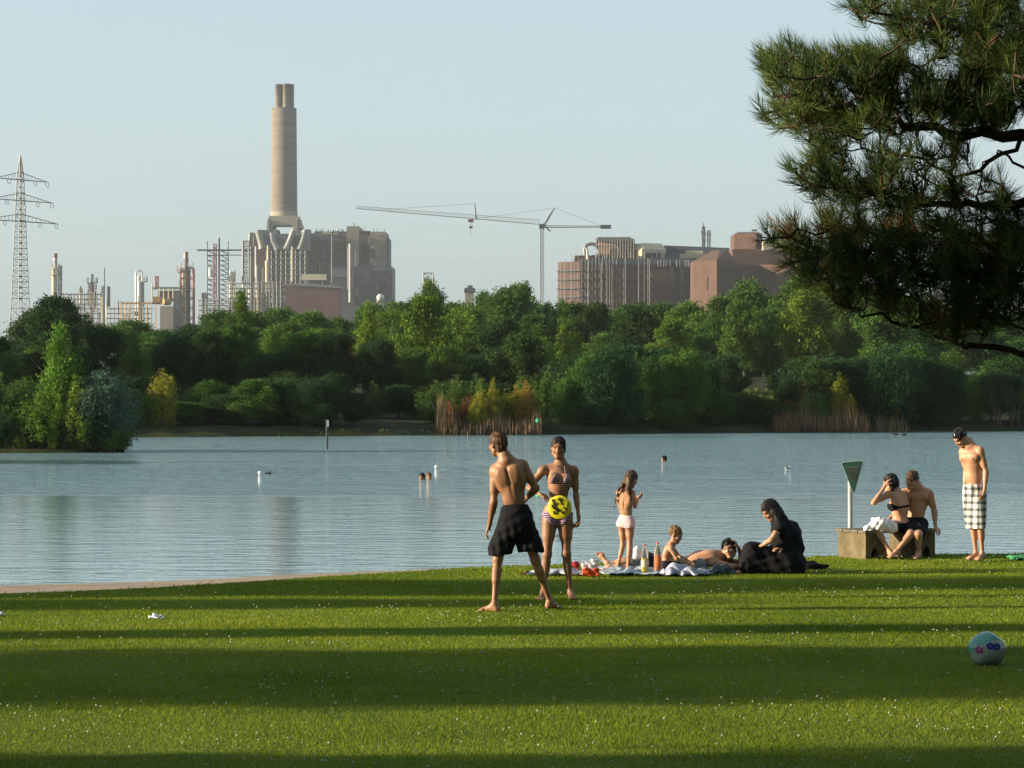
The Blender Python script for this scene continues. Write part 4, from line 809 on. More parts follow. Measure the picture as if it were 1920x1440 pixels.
m = MB(); m.bar(P(1040, 390, D), P(893, 410, D), .05); m.bar(P(1040, 390, D), P(1130, 424, D), .05); m.bar(P(890, 382, D), P(700, 394, D), .05); m.build('tie_rods', M_yellow, cr)
m = MB(); m.tube([P(893, 412, D), P(890, 381, D)], [.35, .2], 5); m.build('jib_mast', M_yellow, cr)
m = MB(); bx(m, 878, 888, 411, 416, D, -1, 1); m.build('trolley', M_red, cr); m = MB(); bx(m, 880, 886, 424, 428, D, -.7, .7); m.build('hook_block', M_red, cr); m = MB(); m.bar(P(882, 416, D), P(882, 424, D), .08); m.bar(P(885, 416, D), P(885, 424, D), .08); m.bar(P(883, 428, D), P(883, 440, D), .06); m.build('hoist_rope', M_dark, cr)
m = MB(); bx(m, 1011, 1021, 420, 428, D, -1.3, 1.3); m.build('cab', M_fcl, cr)
# --- lattice pylon
D = 600.
py = empty('electricity_pylon', (XD(38, D), D, 2), 'tall grey lattice pylon with three crossarms at the left', 'pylon')
m = MB(); rot = R(45)
for (t0, w0, t1, w1, n_) in ((705, 37, 560, 23, 8), (560, 23, 330, 9, 22), (330, 9, 292, .8, 5)): lattice(m, 38, t1, t0, w0 * 1.0, D, 0, .075, n_, w1, rot)
m.build('tower_frame', M_steel, py)
for t, a, b_ in ((337, -14, 92), (376, -22, 101), (415, -30, 110)):
    m = MB(); c1 = Vector((XD(a, D), D + 2.5, ZD(t - 5, D))); c2 = Vector((XD(b_, D), D - 2.5, ZD(t + 6, D))); c0 = P(38, t, D)
    for e in (c1, c2):
        for o_ in (Vector((0, -.9, 0)), Vector((0, .9, 0)), Vector((0, 0, 1.5))): m.bar(c0 + o_, e, .075)
        for k in range(1, 9):
            q = c0.lerp(e, k / 9); f_ = 1 - k / 9; m.bar(q + Vector((0, -.9 * f_, 0)), q + Vector((0, 0, 1.5 * f_)), .04); m.bar(q + Vector((0, -.9 * f_, 0)), c0.lerp(e, (k - 1) / 9) + Vector((0, .9 * f_, 0)), .04)
    m.build('crossarm', M_dark, py)
    for f_ in (-.95, -.5, .5, .95):
        q = c0.lerp(c2 if f_ > 0 else c1, abs(f_)); m = MB(); m.tube([q, q + Vector((0, 0, -.6)), q + Vector((.35, 0, -1.1))], .06, 5); m.tube([q + Vector((.5, 0, 0)), q + Vector((.6, 0, -1.0))], .06, 5); m.bar(q, q + Vector((.5, 0, 0)), .05); m.build('insulator', M_dark, py)
M_wire = pm('wire', (0.155, 0.167, 0.174), None, .6)
for i, (t, b_) in enumerate(((343, 90), (352, 62), (382, 100), (391, 68), (421, 108), (431, 74))):
    m = MB(); a = P(b_, t, D); e = P(2300, 330 + i * 14, 900); q = [a.lerp(e, s_) + Vector((0, 0, -26 * 4 * s_ * (1 - s_) * .5)) for s_ in np.linspace(0, 1, 22)]
    for u, v_ in zip(q, q[1:]): m.bar(u, v_, .0065)
    o = m.build('power_line', M_wire); tag(o, ['thin cable from the top crossarm tip', 'thin cable from the inner end of the top crossarm', 'thin cable from the middle crossarm tip', 'thin cable from the inner middle crossarm', 'thin cable from the lowest crossarm tip', 'thin cable from the inner lowest crossarm'][i], 'cable', 'power lines off the pylon')
# ---------------------------------------------------------------- bodies as smooth distance fields, meshed by surface nets
def surfnet(Fd, o, h):
    nx, ny, nz = Fd.shape; s = Fd < 0
    acc = np.zeros((nx - 1, ny - 1, nz - 1, 3), np.float32); cnt = np.zeros((nx - 1, ny - 1, nz - 1), np.float32)
    for ax in range(3):
        a = [slice(None)] * 3; b = [slice(None)] * 3; a[ax] = slice(0, -1); b[ax] = slice(1, None)
        fa, fb = Fd[tuple(a)], Fd[tuple(b)]; idx = np.argwhere((fa < 0) != (fb < 0))
        if not len(idx): continue
        va = fa[tuple(idx.T)]; vb = fb[tuple(idx.T)]; t = va / (va - vb); p = idx.astype(np.float32); p[:, ax] += t
        o1, o2 = [k for k in range(3) if k != ax]
        for d1 in (0, 1):
            for d2 in (0, 1):
                c = idx.copy(); c[:, o1] -= d1; c[:, o2] -= d2
                ok = (c[:, o1] >= 0) & (c[:, o2] >= 0) & (c[:, o1] < acc.shape[o1]) & (c[:, o2] < acc.shape[o2]); c = c[ok]
                np.add.at(acc, tuple(c.T), p[ok]); np.add.at(cnt, tuple(c.T), 1)
    act = np.argwhere(cnt > 0); ids = -np.ones(cnt.shape, np.int64); ids[tuple(act.T)] = np.arange(len(act))
    V = acc[tuple(act.T)] / cnt[tuple(act.T)][:, None] * h + np.asarray(o, np.float32)
    Q = []
    for ax in range(3):
        o1, o2 = [(1, 2), (2, 0), (0, 1)][ax]
        a = [slice(None)] * 3; b = [slice(None)] * 3; a[ax] = slice(0, -1); b[ax] = slice(1, None)
        fa, fb = Fd[tuple(a)], Fd[tuple(b)]; idx = np.argwhere((fa < 0) != (fb < 0)); fl = fa[tuple(idx.T)] < 0
        ok = (idx[:, o1] > 0) & (idx[:, o2] > 0) & (idx[:, o1] < ids.shape[o1]) & (idx[:, o2] < ids.shape[o2]) ; idx = idx[ok]; fl = fl[ok]
        def at(d1, d2): c = idx.copy(); c[:, o1] -= d1; c[:, o2] -= d2; return ids[tuple(c.T)]
        q = np.stack([at(1, 1), at(0, 1), at(0, 0), at(1, 0)], 1); q[~fl] = q[~fl][:, ::-1]; Q.append(q)
    Q = np.concatenate(Q); Q = Q[(Q >= 0).all(1)]
    return V, Q
A3 = lambda p: np.array(p, np.float64)
class SDF:
    def __init__(s, lo, hi, h=.006):
        s.h = h; s.o = A3(lo); n = np.ceil((A3(hi) - s.o) / h).astype(int) + 1; s.n = n
        s.F = np.full(n, .3, np.float32); s.ax = [(s.o[i] + h * np.arange(n[i])).astype(np.float32) for i in range(3)]
    def _sub(s, lo, hi):
        a = np.clip(((A3(lo) - s.o) / s.h).astype(int), 0, s.n); b = np.clip(((A3(hi) - s.o) / s.h).astype(int) + 2, 0, s.n)
        sl = tuple(slice(int(a[i]), int(b[i])) for i in range(3)); g = np.meshgrid(*[s.ax[i][sl[i]] for i in range(3)], indexing='ij', sparse=True); return sl, g
    def _mix(s, sl, d, k, sub=False):
        f = s.F[sl]
        if f.size == 0: return
        if sub: d = -d; hh = np.maximum(k - np.abs(f - d), 0) / k; s.F[sl] = np.maximum(f, d) + hh * hh * k / 4
        else: hh = np.maximum(k - np.abs(f - d), 0) / k; s.F[sl] = np.minimum(f, d) - hh * hh * k / 4
    def cap(s, a, b, ra, rb=None, k=.02, sub=False, flat=None):
        rb = ra if rb is None else rb; a, b = A3(a), A3(b); m = max(ra, rb) + k + .035; sl, g = s._sub(np.minimum(a, b) - m, np.maximum(a, b) + m)
        ab = b - a; L2 = max(ab @ ab, 1e-9); t = np.clip(((g[0] - a[0]) * ab[0] + (g[1] - a[1]) * ab[1] + (g[2] - a[2]) * ab[2]) / L2, 0, 1)
        d = np.sqrt((g[0] - a[0] - t * ab[0]) ** 2 + (g[1] - a[1] - t * ab[1]) ** 2 + (g[2] - a[2] - t * ab[2]) ** 2) - (ra + (rb - ra) * t)
        s._mix(sl, d.astype(np.float32), k, sub); return s
    def ell(s, c, r, M=None, k=.03, sub=False):
        c = A3(c); r = A3(r); M = np.eye(3) if M is None else M; m = max(r) + k + .035; sl, g = s._sub(c - m, c + m)
        x, y, z = g[0] - c[0], g[1] - c[1], g[2] - c[2]; q = [x * M[i][0] + y * M[i][1] + z * M[i][2] for i in range(3)]
        k0 = np.sqrt(sum((q[i] / r[i]) ** 2 for i in range(3))); k1 = np.sqrt(sum((q[i] / r[i] ** 2) ** 2 for i in range(3))) + 1e-6
        s._mix(sl, (k0 * (k0 - 1) / k1).astype(np.float32), k, sub); return s
    def grid(s): return np.meshgrid(*s.ax, indexing='ij', sparse=True)
    def mesh(s, name, material, parent, Fd=None, smooth=2):
        V, Q = surfnet(s.F if Fd is None else Fd, s.o, s.h)
        if not len(Q): return None
        for _ in range(smooth):     # light relaxing of the net
            S_ = np.zeros_like(V); C_ = np.zeros(len(V), np.float32)
            for a, b in ((0, 1), (1, 2), (2, 3), (3, 0)): np.add.at(S_, Q[:, a], V[Q[:, b]]); np.add.at(C_, Q[:, a], 1)
            V = V * .6 + .4 * S_ / np.maximum(C_, 1)[:, None]
        return link(name, mesh_np(name, V, Q, True), material, parent)
def frame(up, right):
    u = A3(up); u /= np.linalg.norm(u); r = A3(right); r -= u * (r @ u); r /= np.linalg.norm(r); f = np.cross(u, r); return np.array([r, f, u])   # rows: right, forward, up
def rotm(yaw, pitch=0, roll=0):      # yaw 0 = facing +y (away), turning left is positive
    cy_, sy_ = math.cos(yaw), math.sin(yaw); f = A3((-sy_, cy_, 0)); r = A3((cy_, sy_, 0)); u = A3((0, 0, 1))
    cp, sp = math.cos(pitch), math.sin(pitch); f, u = f * cp + u * sp, u * cp - f * sp
    cr_, sr_ = math.cos(roll), math.sin(roll); r, u = r * cr_ + u * sr_, u * cr_ - r * sr_
    return np.array([r, f, u])
def N3(v): v = A3(v); return v / (np.linalg.norm(v) + 1e-9)

def skin(name, c, c2): 
    m = mat(name, c, .5, c2, 7, .35); b = m.node_tree.nodes['Principled BSDF']; b.inputs['Subsurface Weight'].default_value = .12; b.inputs['Subsurface Radius'].default_value = (.02, .008, .004); b.inputs['Subsurface Scale'].default_value = .6; return m
SK_tan = skin('tanned_skin', (.21, .10, .052), (.30, .15, .08)); SK_fair = skin('fair_skin', (.36, .185, .11), (.46, .25, .15)); SK_child = skin('child_skin', (.34, .175, .10), (.41, .22, .13)); SK_dark = skin('brown_skin', (.22, .11, .06), (.29, .15, .085))
M_hairb = mat('brown_hair', (.035, .018, .009), .55, (.10, .05, .022), 60, .4, mapping=(1, 1, .2)); M_hairk = mat('black_hair', (.006, .005, .005), .6, (.018, .012, .010), 60, .25); M_hairg = mat('auburn_hair', (.045, .017, .006), .6, (.11, .045, .015), 60, .4); M_hairf = mat('fair_hair', (.09, .05, .02), .65, (.22, .13, .055), 60, .4)
M_eye = mat('eye', (.015, .012, .01), .2); M_lip = mat('lips', (.28, .09, .07), .5); M_brow = mat('brow', (.03, .018, .012), .8)
def cloth(name, c, c2=None, sc=14, **k): return mat(name, c, .9, c2 or tuple(v * .8 for v in c), sc, .1, bump=.35, bscale=k.pop('bs', 26), **k)
M_black = cloth('black_cloth', (.009, .009, .010), (.012, .012, .014)); M_navy = cloth('dark_cloth', (.012, .013, .02), (.03, .03, .04))

def head(S_, c, M, sc=1., hair='short', beard=False, female=False):
    c = A3(c); T = lambda x, y, z: c + (A3((x, y, z)) * sc) @ M; E = lambda p, r, k=.02, sub=False: S_.ell(T(*p), A3(r) * sc, M, k * sc, sub)
    C_ = lambda a, b, ra, rb=None, k=.015, sub=False: S_.cap(T(*a), T(*b), ra * sc, (ra if rb is None else rb) * sc, k * sc, sub)
    E((0, -.014, .040), (.074, .094, .083)); E((0, .020, -.020), (.060, .066, .088), .03)
    for q in (-1, 1): C_((q * .052, 0, -.055), (q * .018, .060, -.092), .018, .017, .03)
    C_((0, .058, -.094), (0, .064, -.090), .020, .020, .025)
    C_((0, .082, .020), (0, .100, -.022), .007, .012, .012); E((0, .088, -.026), (.019, .013, .010), .008)
    C_((-.036, .076, .034), (.036, .076, .034), .010, .010, .02)
    for q in (-1, 1):
        E((q * .031, .100, .012), (.017, .015, .011), .014, True); E((q * .036, .058, -.022), (.026, .026, .022), .02); E((q * .075, -.008, -.004), (.010, .020, .031), .006)
    C_((-.018, .083, -.053), (.018, .083, -.053), .0075, .0075, .010); C_((-.016, .096, -.046), (.016, .096, -.046), .003, .003, .004, True)
    return T
def facebits(parent, T, M, sc, yaw_vis=True, open_eyes=True, brow=None):
    for q in (-1, 1):
        m = MB(); m.ball(tuple(T(q * .031, .079, .014)), .0098 * sc, 10, 8); o = m.build('eye', M_eye, parent)
        m = MB(); m.tube([T(q * .014, .0925, .034), T(q * .031, .093, .040), T(q * .049, .082, .036)], [.0015 * sc, .0024 * sc, .0012 * sc], 5); m.build('eyebrow', brow or M_brow, parent)
    m = MB(); m.tube([T(-.019, .087, -.0535), T(-.008, .0915, -.052), T(.008, .0915, -.052), T(.019, .087, -.0535)], [.002 * sc, .0048 * sc, .0048 * sc, .002 * sc], 7); m.build('lips', M_lip, parent)
def hairmesh(parent, c, M, sc, material, kind='short', seed=1, extra=(), top=1.0):
    c = A3(c); T = lambda x, y, z: c + (A3((x, y, z)) * sc) @ M
    pts = [c] + [A3(e) for tri in extra for e in tri[:2]]; lo = np.min(pts, 0) - .2 * sc; hi = np.max(pts, 0) + .2 * sc; h = SDF(lo, hi, .0055)
    h.ell(T(0, -.018, .047), A3((.083, .101, .089)) * sc * A3((1, 1, top)), M, .01)
    if kind != 'crop': h.ell(T(0, -.055, -.01), A3((.072, .06, .085)) * sc, M, .02)
    h.ell(T(0, .105, -.020), A3((.070, .072, .085)) * sc, M, .012, True)
    for q in (-1, 1):
        if kind in ('short', 'crop'): h.ell(T(q * .085, .015, -.045), A3((.03, .055, .055)) * sc, M, .012, True)
    for a, b, ra, rb in extra: h.cap(a, b, ra, rb, .018)
    g = h.grid(); rs = np.random.default_rng(seed); nz_ = 0
    for _ in range(7):
        w_ = rs.normal(size=3) * (95 / sc if kind != 'long' else 80); w_[2] *= .45; nz_ = nz_ + np.sin(g[0] * w_[0] + g[1] * w_[1] + g[2] * w_[2] + rs.uniform(0, 6))
    F2 = h.F + (nz_ * .0022 * sc).astype(np.float32); V_, Q_ = surfnet(F2, h.o, h.h); nV = np.zeros_like(V_); fn = np.cross(V_[Q_[:, 2]] - V_[Q_[:, 0]], V_[Q_[:, 3]] - V_[Q_[:, 1]])
    for k in range(4): np.add.at(nV, Q_[:, k], fn)
    nV /= np.linalg.norm(nV, axis=1, keepdims=True) + 1e-9
    ns = 5200 if kind == 'long' else 3600; ix = rs.integers(0, len(V_), ns); b0 = V_[ix]; nn_ = nV[ix]
    ctr = T(0, -.02, .12) if kind != 'long' else T(0, .02, .13); dn = (b0 - ctr); dn[:, 2] -= .12 if kind == 'long' else .02; dn -= nn_ * (dn * nn_).sum(1, keepdims=True); dn /= np.linalg.norm(dn, axis=1, keepdims=True) + 1e-9
    lift = {'crop': .5, 'short': .55, 'tied': .12, 'long': .12}[kind]; d_ = dn + nn_ * lift + rs.normal(0, .22, (ns, 3)); d_ /= np.linalg.norm(d_, axis=1, keepdims=True); L_ = (rs.uniform(.012, .030, ns) * (1.7 if kind == 'long' else 1))[:, None] * sc
    sd = np.cross(d_, nn_); sd /= np.linalg.norm(sd, axis=1, keepdims=True) + 1e-9; b1 = b0 - nn_ * .003; v3 = np.stack([b1 - sd * .0013, b1 + sd * .0013, b1 + d_ * L_], 1).reshape(-1, 3)
    Vh = np.concatenate([V_, v3]); me_q = mesh_np('hair', V_, Q_, True); me_t = mesh_np('hair', v3, np.arange(3 * ns).reshape(-1, 3), False)
    import bmesh; bm = bmesh.new(); bm.from_mesh(me_q); bm.from_mesh(me_t); me = bpy.data.meshes.new('hair'); bm.to_mesh(me); bm.free(); bpy.data.meshes.remove(me_q); bpy.data.meshes.remove(me_t)
    return link('hair', me, material, parent)
def hand(S_, wr, d, n, s=1., curl=.35, side=1, spread=.12, point=False):
    """wr wrist, d direction of the hand, n palm normal (fingers curl towards n), side: thumb on +cross side"""
    wr = A3(wr); d = N3(d); n = A3(n); n = N3(n - d * (n @ d)); t = np.cross(d, n) * side      # t points to the thumb
    kn = []
    for i, (o_, l_) in enumerate(((.030, .085), (.010, .090), (-.010, .086), (-.029, .078))):
        k_ = wr + (d * l_ + t * o_) * s; kn.append(k_); S_.cap(wr + (d * .012 + t * o_ * .55) * s, k_, .0135 * s, .0105 * s, .014 * s)
    for i, L_ in enumerate((.072, .080, .074, .058)):
        cu = curl * (1 + .12 * i) if not (point and i == 0) else .1; dd = N3(d + t * spread * (1.5 - i) * .5); p = kn[i]; r_ = .0088 * s
        for j, fr in enumerate((.45, .31, .24)):
            a_ = cu * (.6 + .8 * j) * 1.25; q = N3(dd * math.cos(a_) + n * math.sin(a_)); p2 = p + q * L_ * fr * s; S_.cap(p, p2, r_, r_ * .92, .004 * s); p = p2; r_ *= .93
    b = wr + (d * .022 + t * .022) * s; p = b; dd = N3(d * .62 + t * .72 + n * .25)
    for L_, r_ in ((.038, .0125), (.030, .0105), (.024, .009)):
        p2 = p + dd * L_ * s; S_.cap(p, p2, r_ * s, r_ * .9 * s, .008 * s); p = p2; dd = N3(dd + d * .25 + n * .25 * (1 + curl))
    return kn
def arm(S_, sh, el, wr, s=1., m=1.):
    sh, el, wr = A3(sh), A3(el), A3(wr); u = el - sh; f = wr - el
    S_.cap(sh, el, .047 * s * m, .034 * s * m, .03 * s); S_.cap(sh + u * .35, sh + u * .65, .042 * s * m, .040 * s * m, .03 * s); S_.ell(sh + u * .1, A3((.054, .054, .06)) * s * m, None, .03 * s)
    S_.cap(el, wr, .034 * s * m, .0225 * s * m, .025 * s); S_.cap(el + f * .12, el + f * .45, .038 * s * m, .031 * s * m, .025 * s); S_.cap(wr - f * .06, wr + N3(f) * .03 * s, .021 * s, .019 * s, .015 * s)
def leg(S_, hp, kn, an, toe, s=1., m=1., back=(0, -1, 0)):
    hp, kn, an, toe = A3(hp), A3(kn), A3(an), A3(toe); u = kn - hp; f = an - kn; bk = N3(A3(back) - N3(f) * (A3(back) @ N3(f)))
    S_.cap(hp, kn, .082 * s * m, .050 * s * m, .05 * s); S_.cap(hp + u * .15, hp + u * .5, .084 * s * m, .070 * s * m, .04 * s); S_.ell(kn, A3((.050, .052, .056)) * s * m, None, .03 * s)
    S_.cap(kn, an, .046 * s * m, .031 * s * m, .03 * s); c_ = kn + f * .3 + bk * .018 * s; S_.cap(c_ - f * .08, c_ + f * .14, .047 * s * m, .040 * s * m, .04 * s)
    ft = toe - an; dn = N3(A3((0, 0, -1)) if abs(N3(ft)[2]) < .8 else np.cross(ft, (1, 0, 0))); flat = N3(ft - dn * (ft @ dn)) if abs(N3(ft)[2]) < .8 else N3(ft)
    heel = an + (dn * .045 - flat * .028) * s; ball = an + flat * .125 * s + dn * .062 * s; sd = np.cross(flat, dn)
    S_.cap(an, heel, .031 * s, .029 * s, .02 * s); S_.cap(an + dn * .01 * s, ball, .032 * s, .022 * s, .03 * s); S_.cap(heel, ball, .026 * s, .022 * s, .03 * s)
    S_.cap(ball - sd * .028 * s, ball + sd * .028 * s, .019 * s, .019 * s, .02 * s)
    for i, (o_, L_, r_) in enumerate(((.032, .062, .0125), (.013, .058, .009), (-.002, .052, .0085), (-.017, .046, .008), (-.030, .038, .008))):
        S_.cap(ball + sd * o_ * s, ball + (sd * o_ * 1.1 + flat * L_) * s + dn * .004 * s, r_ * 1.15 * s, r_ * s, .007 * s)
def torso(S_, pel, che, nk, hd, shL, shR, hpL, hpR, s=1., female=False, child=False, m=1., belly=0.):
    """shL/hpL = the body's own left. returns frames of chest and pelvis"""
    pel, che, nk, hd, shL, shR, hpL, hpR = map(A3, (pel, che, nk, hd, shL, shR, hpL, hpR))
    Mc = frame(nk - che, shR - shL); Mp = frame(che - pel, hpR - hpL); at = lambda c, M, x, y, z: c + (A3((x, y, z)) * s) @ M
    w = .88 if female else 1.
    S_.ell(che, A3((.142 * w, .100 * m, .175)) * s, Mc, .04 * s); S_.ell(at(che, Mc, 0, -.01, .07), A3((.135 * w, .085, .10)) * s, Mc, .05 * s)
    mid = (che + pel) / 2; S_.ell(mid, A3((.118 * w, .085 * m + belly, .16)) * s, frame(che - pel, hpR - hpL), .06 * s)
    S_.ell(pel, A3((.150 if female else .142, .100, .105)) * s, Mp, .05 * s)
    for q, sh, hp in ((-1, shL, hpL), (1, shR, hpR)):
        S_.cap(at(nk, Mc, q * .03, 0, -.02), sh + (nk - sh) * .05, .048 * s * w, .046 * s * w, .05 * s)           # shoulder girdle
        S_.ell(at(che, Mc, q * .105 * w, -.030, .02), A3((.045, .055, .12)) * s, Mc, .05 * s)                        # side of the back
        if not child and not female: S_.ell(at(che, Mc, q * .070, .066, .055), A3((.075, .038, .055)) * s, Mc, .04 * s); S_.ell(at(che, Mc, q * .068, -.082, .06), A3((.055, .022, .08)) * s, Mc, .04 * s)
        if female and not child: S_.ell(at(che, Mc, q * .070, .088, .000), A3((.055, .050, .054)) * s, Mc, .03 * s)
        S_.ell(at(hp, Mp, 0, -.062, .01), A3((.082, .068 if not child else .05, .085)) * s, Mp, .05 * s)
    S_.cap(at(nk, Mc, 0, -.088, -.05), at((che + pel) / 2, Mp, 0, -.105, -.02), .002 * s, .002 * s, .035 * s, True)  # spine furrow
    hb = hd + (nk - hd) * .45; S_.cap(nk, hb, .054 * s * (.88 if female or child else 1), .050 * s * (.88 if female or child else 1), .05 * s)
    S_.cap(nk, at(nk, Mc, 0, 0, .05), .07 * s * w, .05 * s * w, .05 * s)
    return Mc, Mp
def J(px, py, D, dy=0.): return A3(P(px, py, D + dy))
def surf(B_, p, d):      # walk out of the body to its skin
    p = A3(p); d = N3(d)
    for _ in range(120):
        ix = np.clip(np.round((p - B_.o) / B_.h).astype(int), 0, B_.n - 1)
        if B_.F[tuple(ix)] > -.002: break
        p = p + d * .002
    return p
def chest_marks(B_, parent, che, Mc, s, material):
    for q in (-1, 1):
        p = surf(B_, A3(che) + (A3((q * .078, .02, .035)) * s) @ Mc, Mc[1]); m = MB(); m.ball(tuple(p), .0125 * s, 10, 8, (1, .6, 1)); m.build('nipple', material, parent)
def person_root(px, D, label, name='person'): return empty(name, (XD(px, D), D, 0), label, 'person')
def band(Bd, c, axis, half, t=.006, extra=None):      # cloth hugging the body between two planes
    g = Bd.grid(); c = A3(c); a = N3(axis); d = np.abs((g[0] - c[0]) * a[0] + (g[1] - c[1]) * a[1] + (g[2] - c[2]) * a[2]) - half
    r = np.maximum(Bd.F - t, d)
    return r if extra is None else np.maximum(r, extra)
def plane(Bd, c, nrm): g = Bd.grid(); c = A3(c); a = N3(nrm); return (g[0] - c[0]) * a[0] + (g[1] - c[1]) * a[1] + (g[2] - c[2]) * a[2]
# ---------------------------------------------------------------- the people
# man in black shorts, seen from behind
D = 30.0; r = person_root(972, D, 'man seen from behind in baggy black shorts, standing with legs apart')
B_ = SDF(P(895, 1160, D - .5) + Vector((0, 0, 0)), P(1060, 800, D + .55))
pel, che, nk, hd = J(967, 966, D), J(958, 899, D, -.02), J(949, 862, D, -.04), J(933, 834, D, -.0)
shL, shR = J(928, 880, D, .02), J(979, 871, D, -.03); hpL, hpR = J(955, 984, D), J(981, 984, D)
torso(B_, pel, che, nk, hd, shL, shR, hpL, hpR, .97)
elL, wrL = J(926, 941, D, .0), J(918, 984, D, .12); arm(B_, shL, elL, wrL, .98); hand(B_, wrL, J(909, 1006, D, .16) - wrL, (.9, .1, -.5), .98, .35, -1)
elR, wrR = J(1005, 915, D, -.02), J(982, 940, D, .2); arm(B_, shR, elR, wrR, .98); hand(B_, wrR, J(968, 948, D, .28) - wrR, (0, -1, 0), .98, .5, 1)
leg(B_, hpL, J(933, 1050, D, .03), J(927, 1133, D, -.02), J(909, 1144, D, .03), .97, .92); leg(B_, hpR, J(1004, 1050, D, .04), J(1031, 1127, D, .22), J(1050, 1138, D, .36), .97, .92)
Mh = rotm(R(38), R(-6), R(4)); T = head(B_, hd, Mh, .95)
B_.mesh('body', SK_tan, r); facebits(r, T, Mh, .95); hairmesh(r, hd, Mh, .95, M_hairg, 'short', 3, top=1.05)
C2 = SDF(P(895, 1060, D - .4), P(1040, 925, D + .4)); kL, kR = A3(J(936, 1034, D, .02)), A3(J(998, 1034, D, .03))
C2.ell(pel + A3((0, 0, .02)), (.152, .118, .13), None, .02); C2.cap(hpL + A3((0, 0, .03)), kL, .105, .118, .06); C2.cap(hpR + A3((0, 0, .03)), kR, .105, .118, .06); C2.ell((hpL + hpR) / 2 + A3((0, -.065, -.01)), (.165, .10, .14), None, .05); C2.cap(kL + A3((.03, 0, .045)), kR + A3((-.03, 0, .045)), .10, .10, .06)
g = C2.grid(); fold = .0045 * np.sin(g[0] * 75 + g[2] * 12) * np.clip((ZD(965, D) - g[2]) * 6, 0, 1) + .003 * np.sin(g[0] * 31 - g[2] * 60)
F2 = np.maximum(np.maximum(C2.F + fold, g[2] - ZD(945, D)), ZD(1038, D) + .02 * np.sin(g[0] * 9) - g[2])
inner = C2.F + .012; F2 = np.maximum(F2, -np.maximum(inner, g[2] - ZD(1020, D))); zc = ZD(1020, D); F2 = np.maximum(F2, np.where(g[2] < zc, (zc - g[2]) * .28 + .003 - np.abs(g[0] - XD(966.5, D)), -1)); C2.mesh('shorts', M_black, r, F2.astype(np.float32), 1)
# woman in bikini
D = 31.6; r = person_root(1048, D, 'woman in striped purple bikini facing the camera, one hand on her hip')
B_ = SDF(P(972, 1138, D - .55), P(1110, 805, D + .45))
pel, che, nk, hd = J(1045.5, 956, D), J(1049, 898, D, .0), J(1051.5, 872, D, .02), J(1047, 841, D, -.02)
shR, shL = J(1019, 880, D), J(1077, 881, D); hpR, hpL = J(1031, 970, D), J(1060, 970, D)
Mc, Mp = torso(B_, pel, che, nk, hd, shL, shR, hpL, hpR, .93, True)
elR, wrR = J(992, 915, D, .02), J(1012, 926, D, -.16); arm(B_, shR, elR, wrR, .92, .86); hand(B_, wrR, J(1024, 932, D, -.2) - wrR, (0, .3, -1), .9, .75, 1)
elL, wrL = J(1080, 928, D, .03), J(1085, 970, D, -.03); arm(B_, shL, elL, wrL, .92, .86); hand(B_, wrL, J(1086, 990, D, -.05) - wrL, (-1, -.1, 0), .9, 1.0, 1)
leg(B_, hpR, J(1026, 1039, D, -.03), J(1019, 1110, D, .03), J(1012, 1120, D, -.12), .94, .92, (0, 1, 0)); leg(B_, hpL, J(1062, 1039, D, -.02), J(1069, 1108, D, .04), J(1074, 1122, D, -.1), .94, .92, (0, 1, 0))
Mh = rotm(R(174), R(-4), R(2)); T = head(B_, hd, Mh, .93, female=True)
B_.mesh('body', SK_tan, r); facebits(r, T, Mh, .93)
hairmesh(r, hd, Mh, .93, M_hairk, 'tied', 5, extra=((hd + A3((0, .09, .03)), hd + A3((.02, .12, -.08)), .035, .02), (hd + A3((.062, -.02, .02)), hd + A3((.07, 0, -.06)), .012, .006)))
g = B_.grid(); xx, zz = g[0], g[2]; fr = plane(B_, che + A3((0, -.01, 0)), (0, 1, 0))
cupc = [(1040, 899), (1063, 901)]; F2 = None
for (cx, cz) in cupc:
    c0, z0 = XD(cx, D), ZD(cz + 5, D); tri = np.maximum(np.abs(xx - c0) * .9 + (zz - z0) * .55 - .052, z0 - .012 - zz); q = np.maximum(np.maximum(B_.F - .007, tri), fr); F2 = q if F2 is None else np.minimum(F2, q)
M_bik = mat('striped_purple', (.03, .012, .03), .8, None); n = M_bik.node_tree; tc = n.nodes.new('ShaderNodeTexCoord'); wv = n.nodes.new('ShaderNodeTexWave'); wv.bands_direction = 'Z'; wv.inputs['Scale'].default_value = 14; wv.inputs['Distortion'].default_value = .6; cr = n.nodes.new('ShaderNodeValToRGB'); cr.color_ramp.interpolation = 'CONSTANT'
cr.color_ramp.elements[0].color = (.03, .012, .03, 1); cr.color_ramp.elements[1].color = (.55, .36, .50, 1); cr.color_ramp.elements[1].position = .62; n.links.new(tc.outputs['Object'], wv.inputs['Vector']); n.links.new(wv.outputs['Fac'], cr.inputs[0]); n.links.new(cr.outputs[0], n.nodes['Principled BSDF'].inputs['Base Color'])
B_.mesh('bikini_top', M_bik, r, F2.astype(np.float32), 1); B_.mesh('chest_strap', M_bik, r, band(B_, A3((che[0], che[1], ZD(905, D))), (0, 0, 1), .009, .005, plane(B_, che, (0, 1, 0)) * 0 - 1).astype(np.float32) if False else np.maximum(np.maximum(B_.F - .005, np.abs(zz - ZD(904.5, D)) - .007), np.abs(xx - che[0]) - .135).astype(np.float32), 1)
m = MB()
for cx, ex in ((1040, 1046), (1063, 1056)): m.tube([P(cx, 894, D - .165), P((cx + ex) / 2, 884, D - .125), P(ex - (2 if cx < 1050 else -2), 874, D - .06), P(ex, 869, D + .03)], .004, 5)
m.build('neck_strap', M_bik, r)
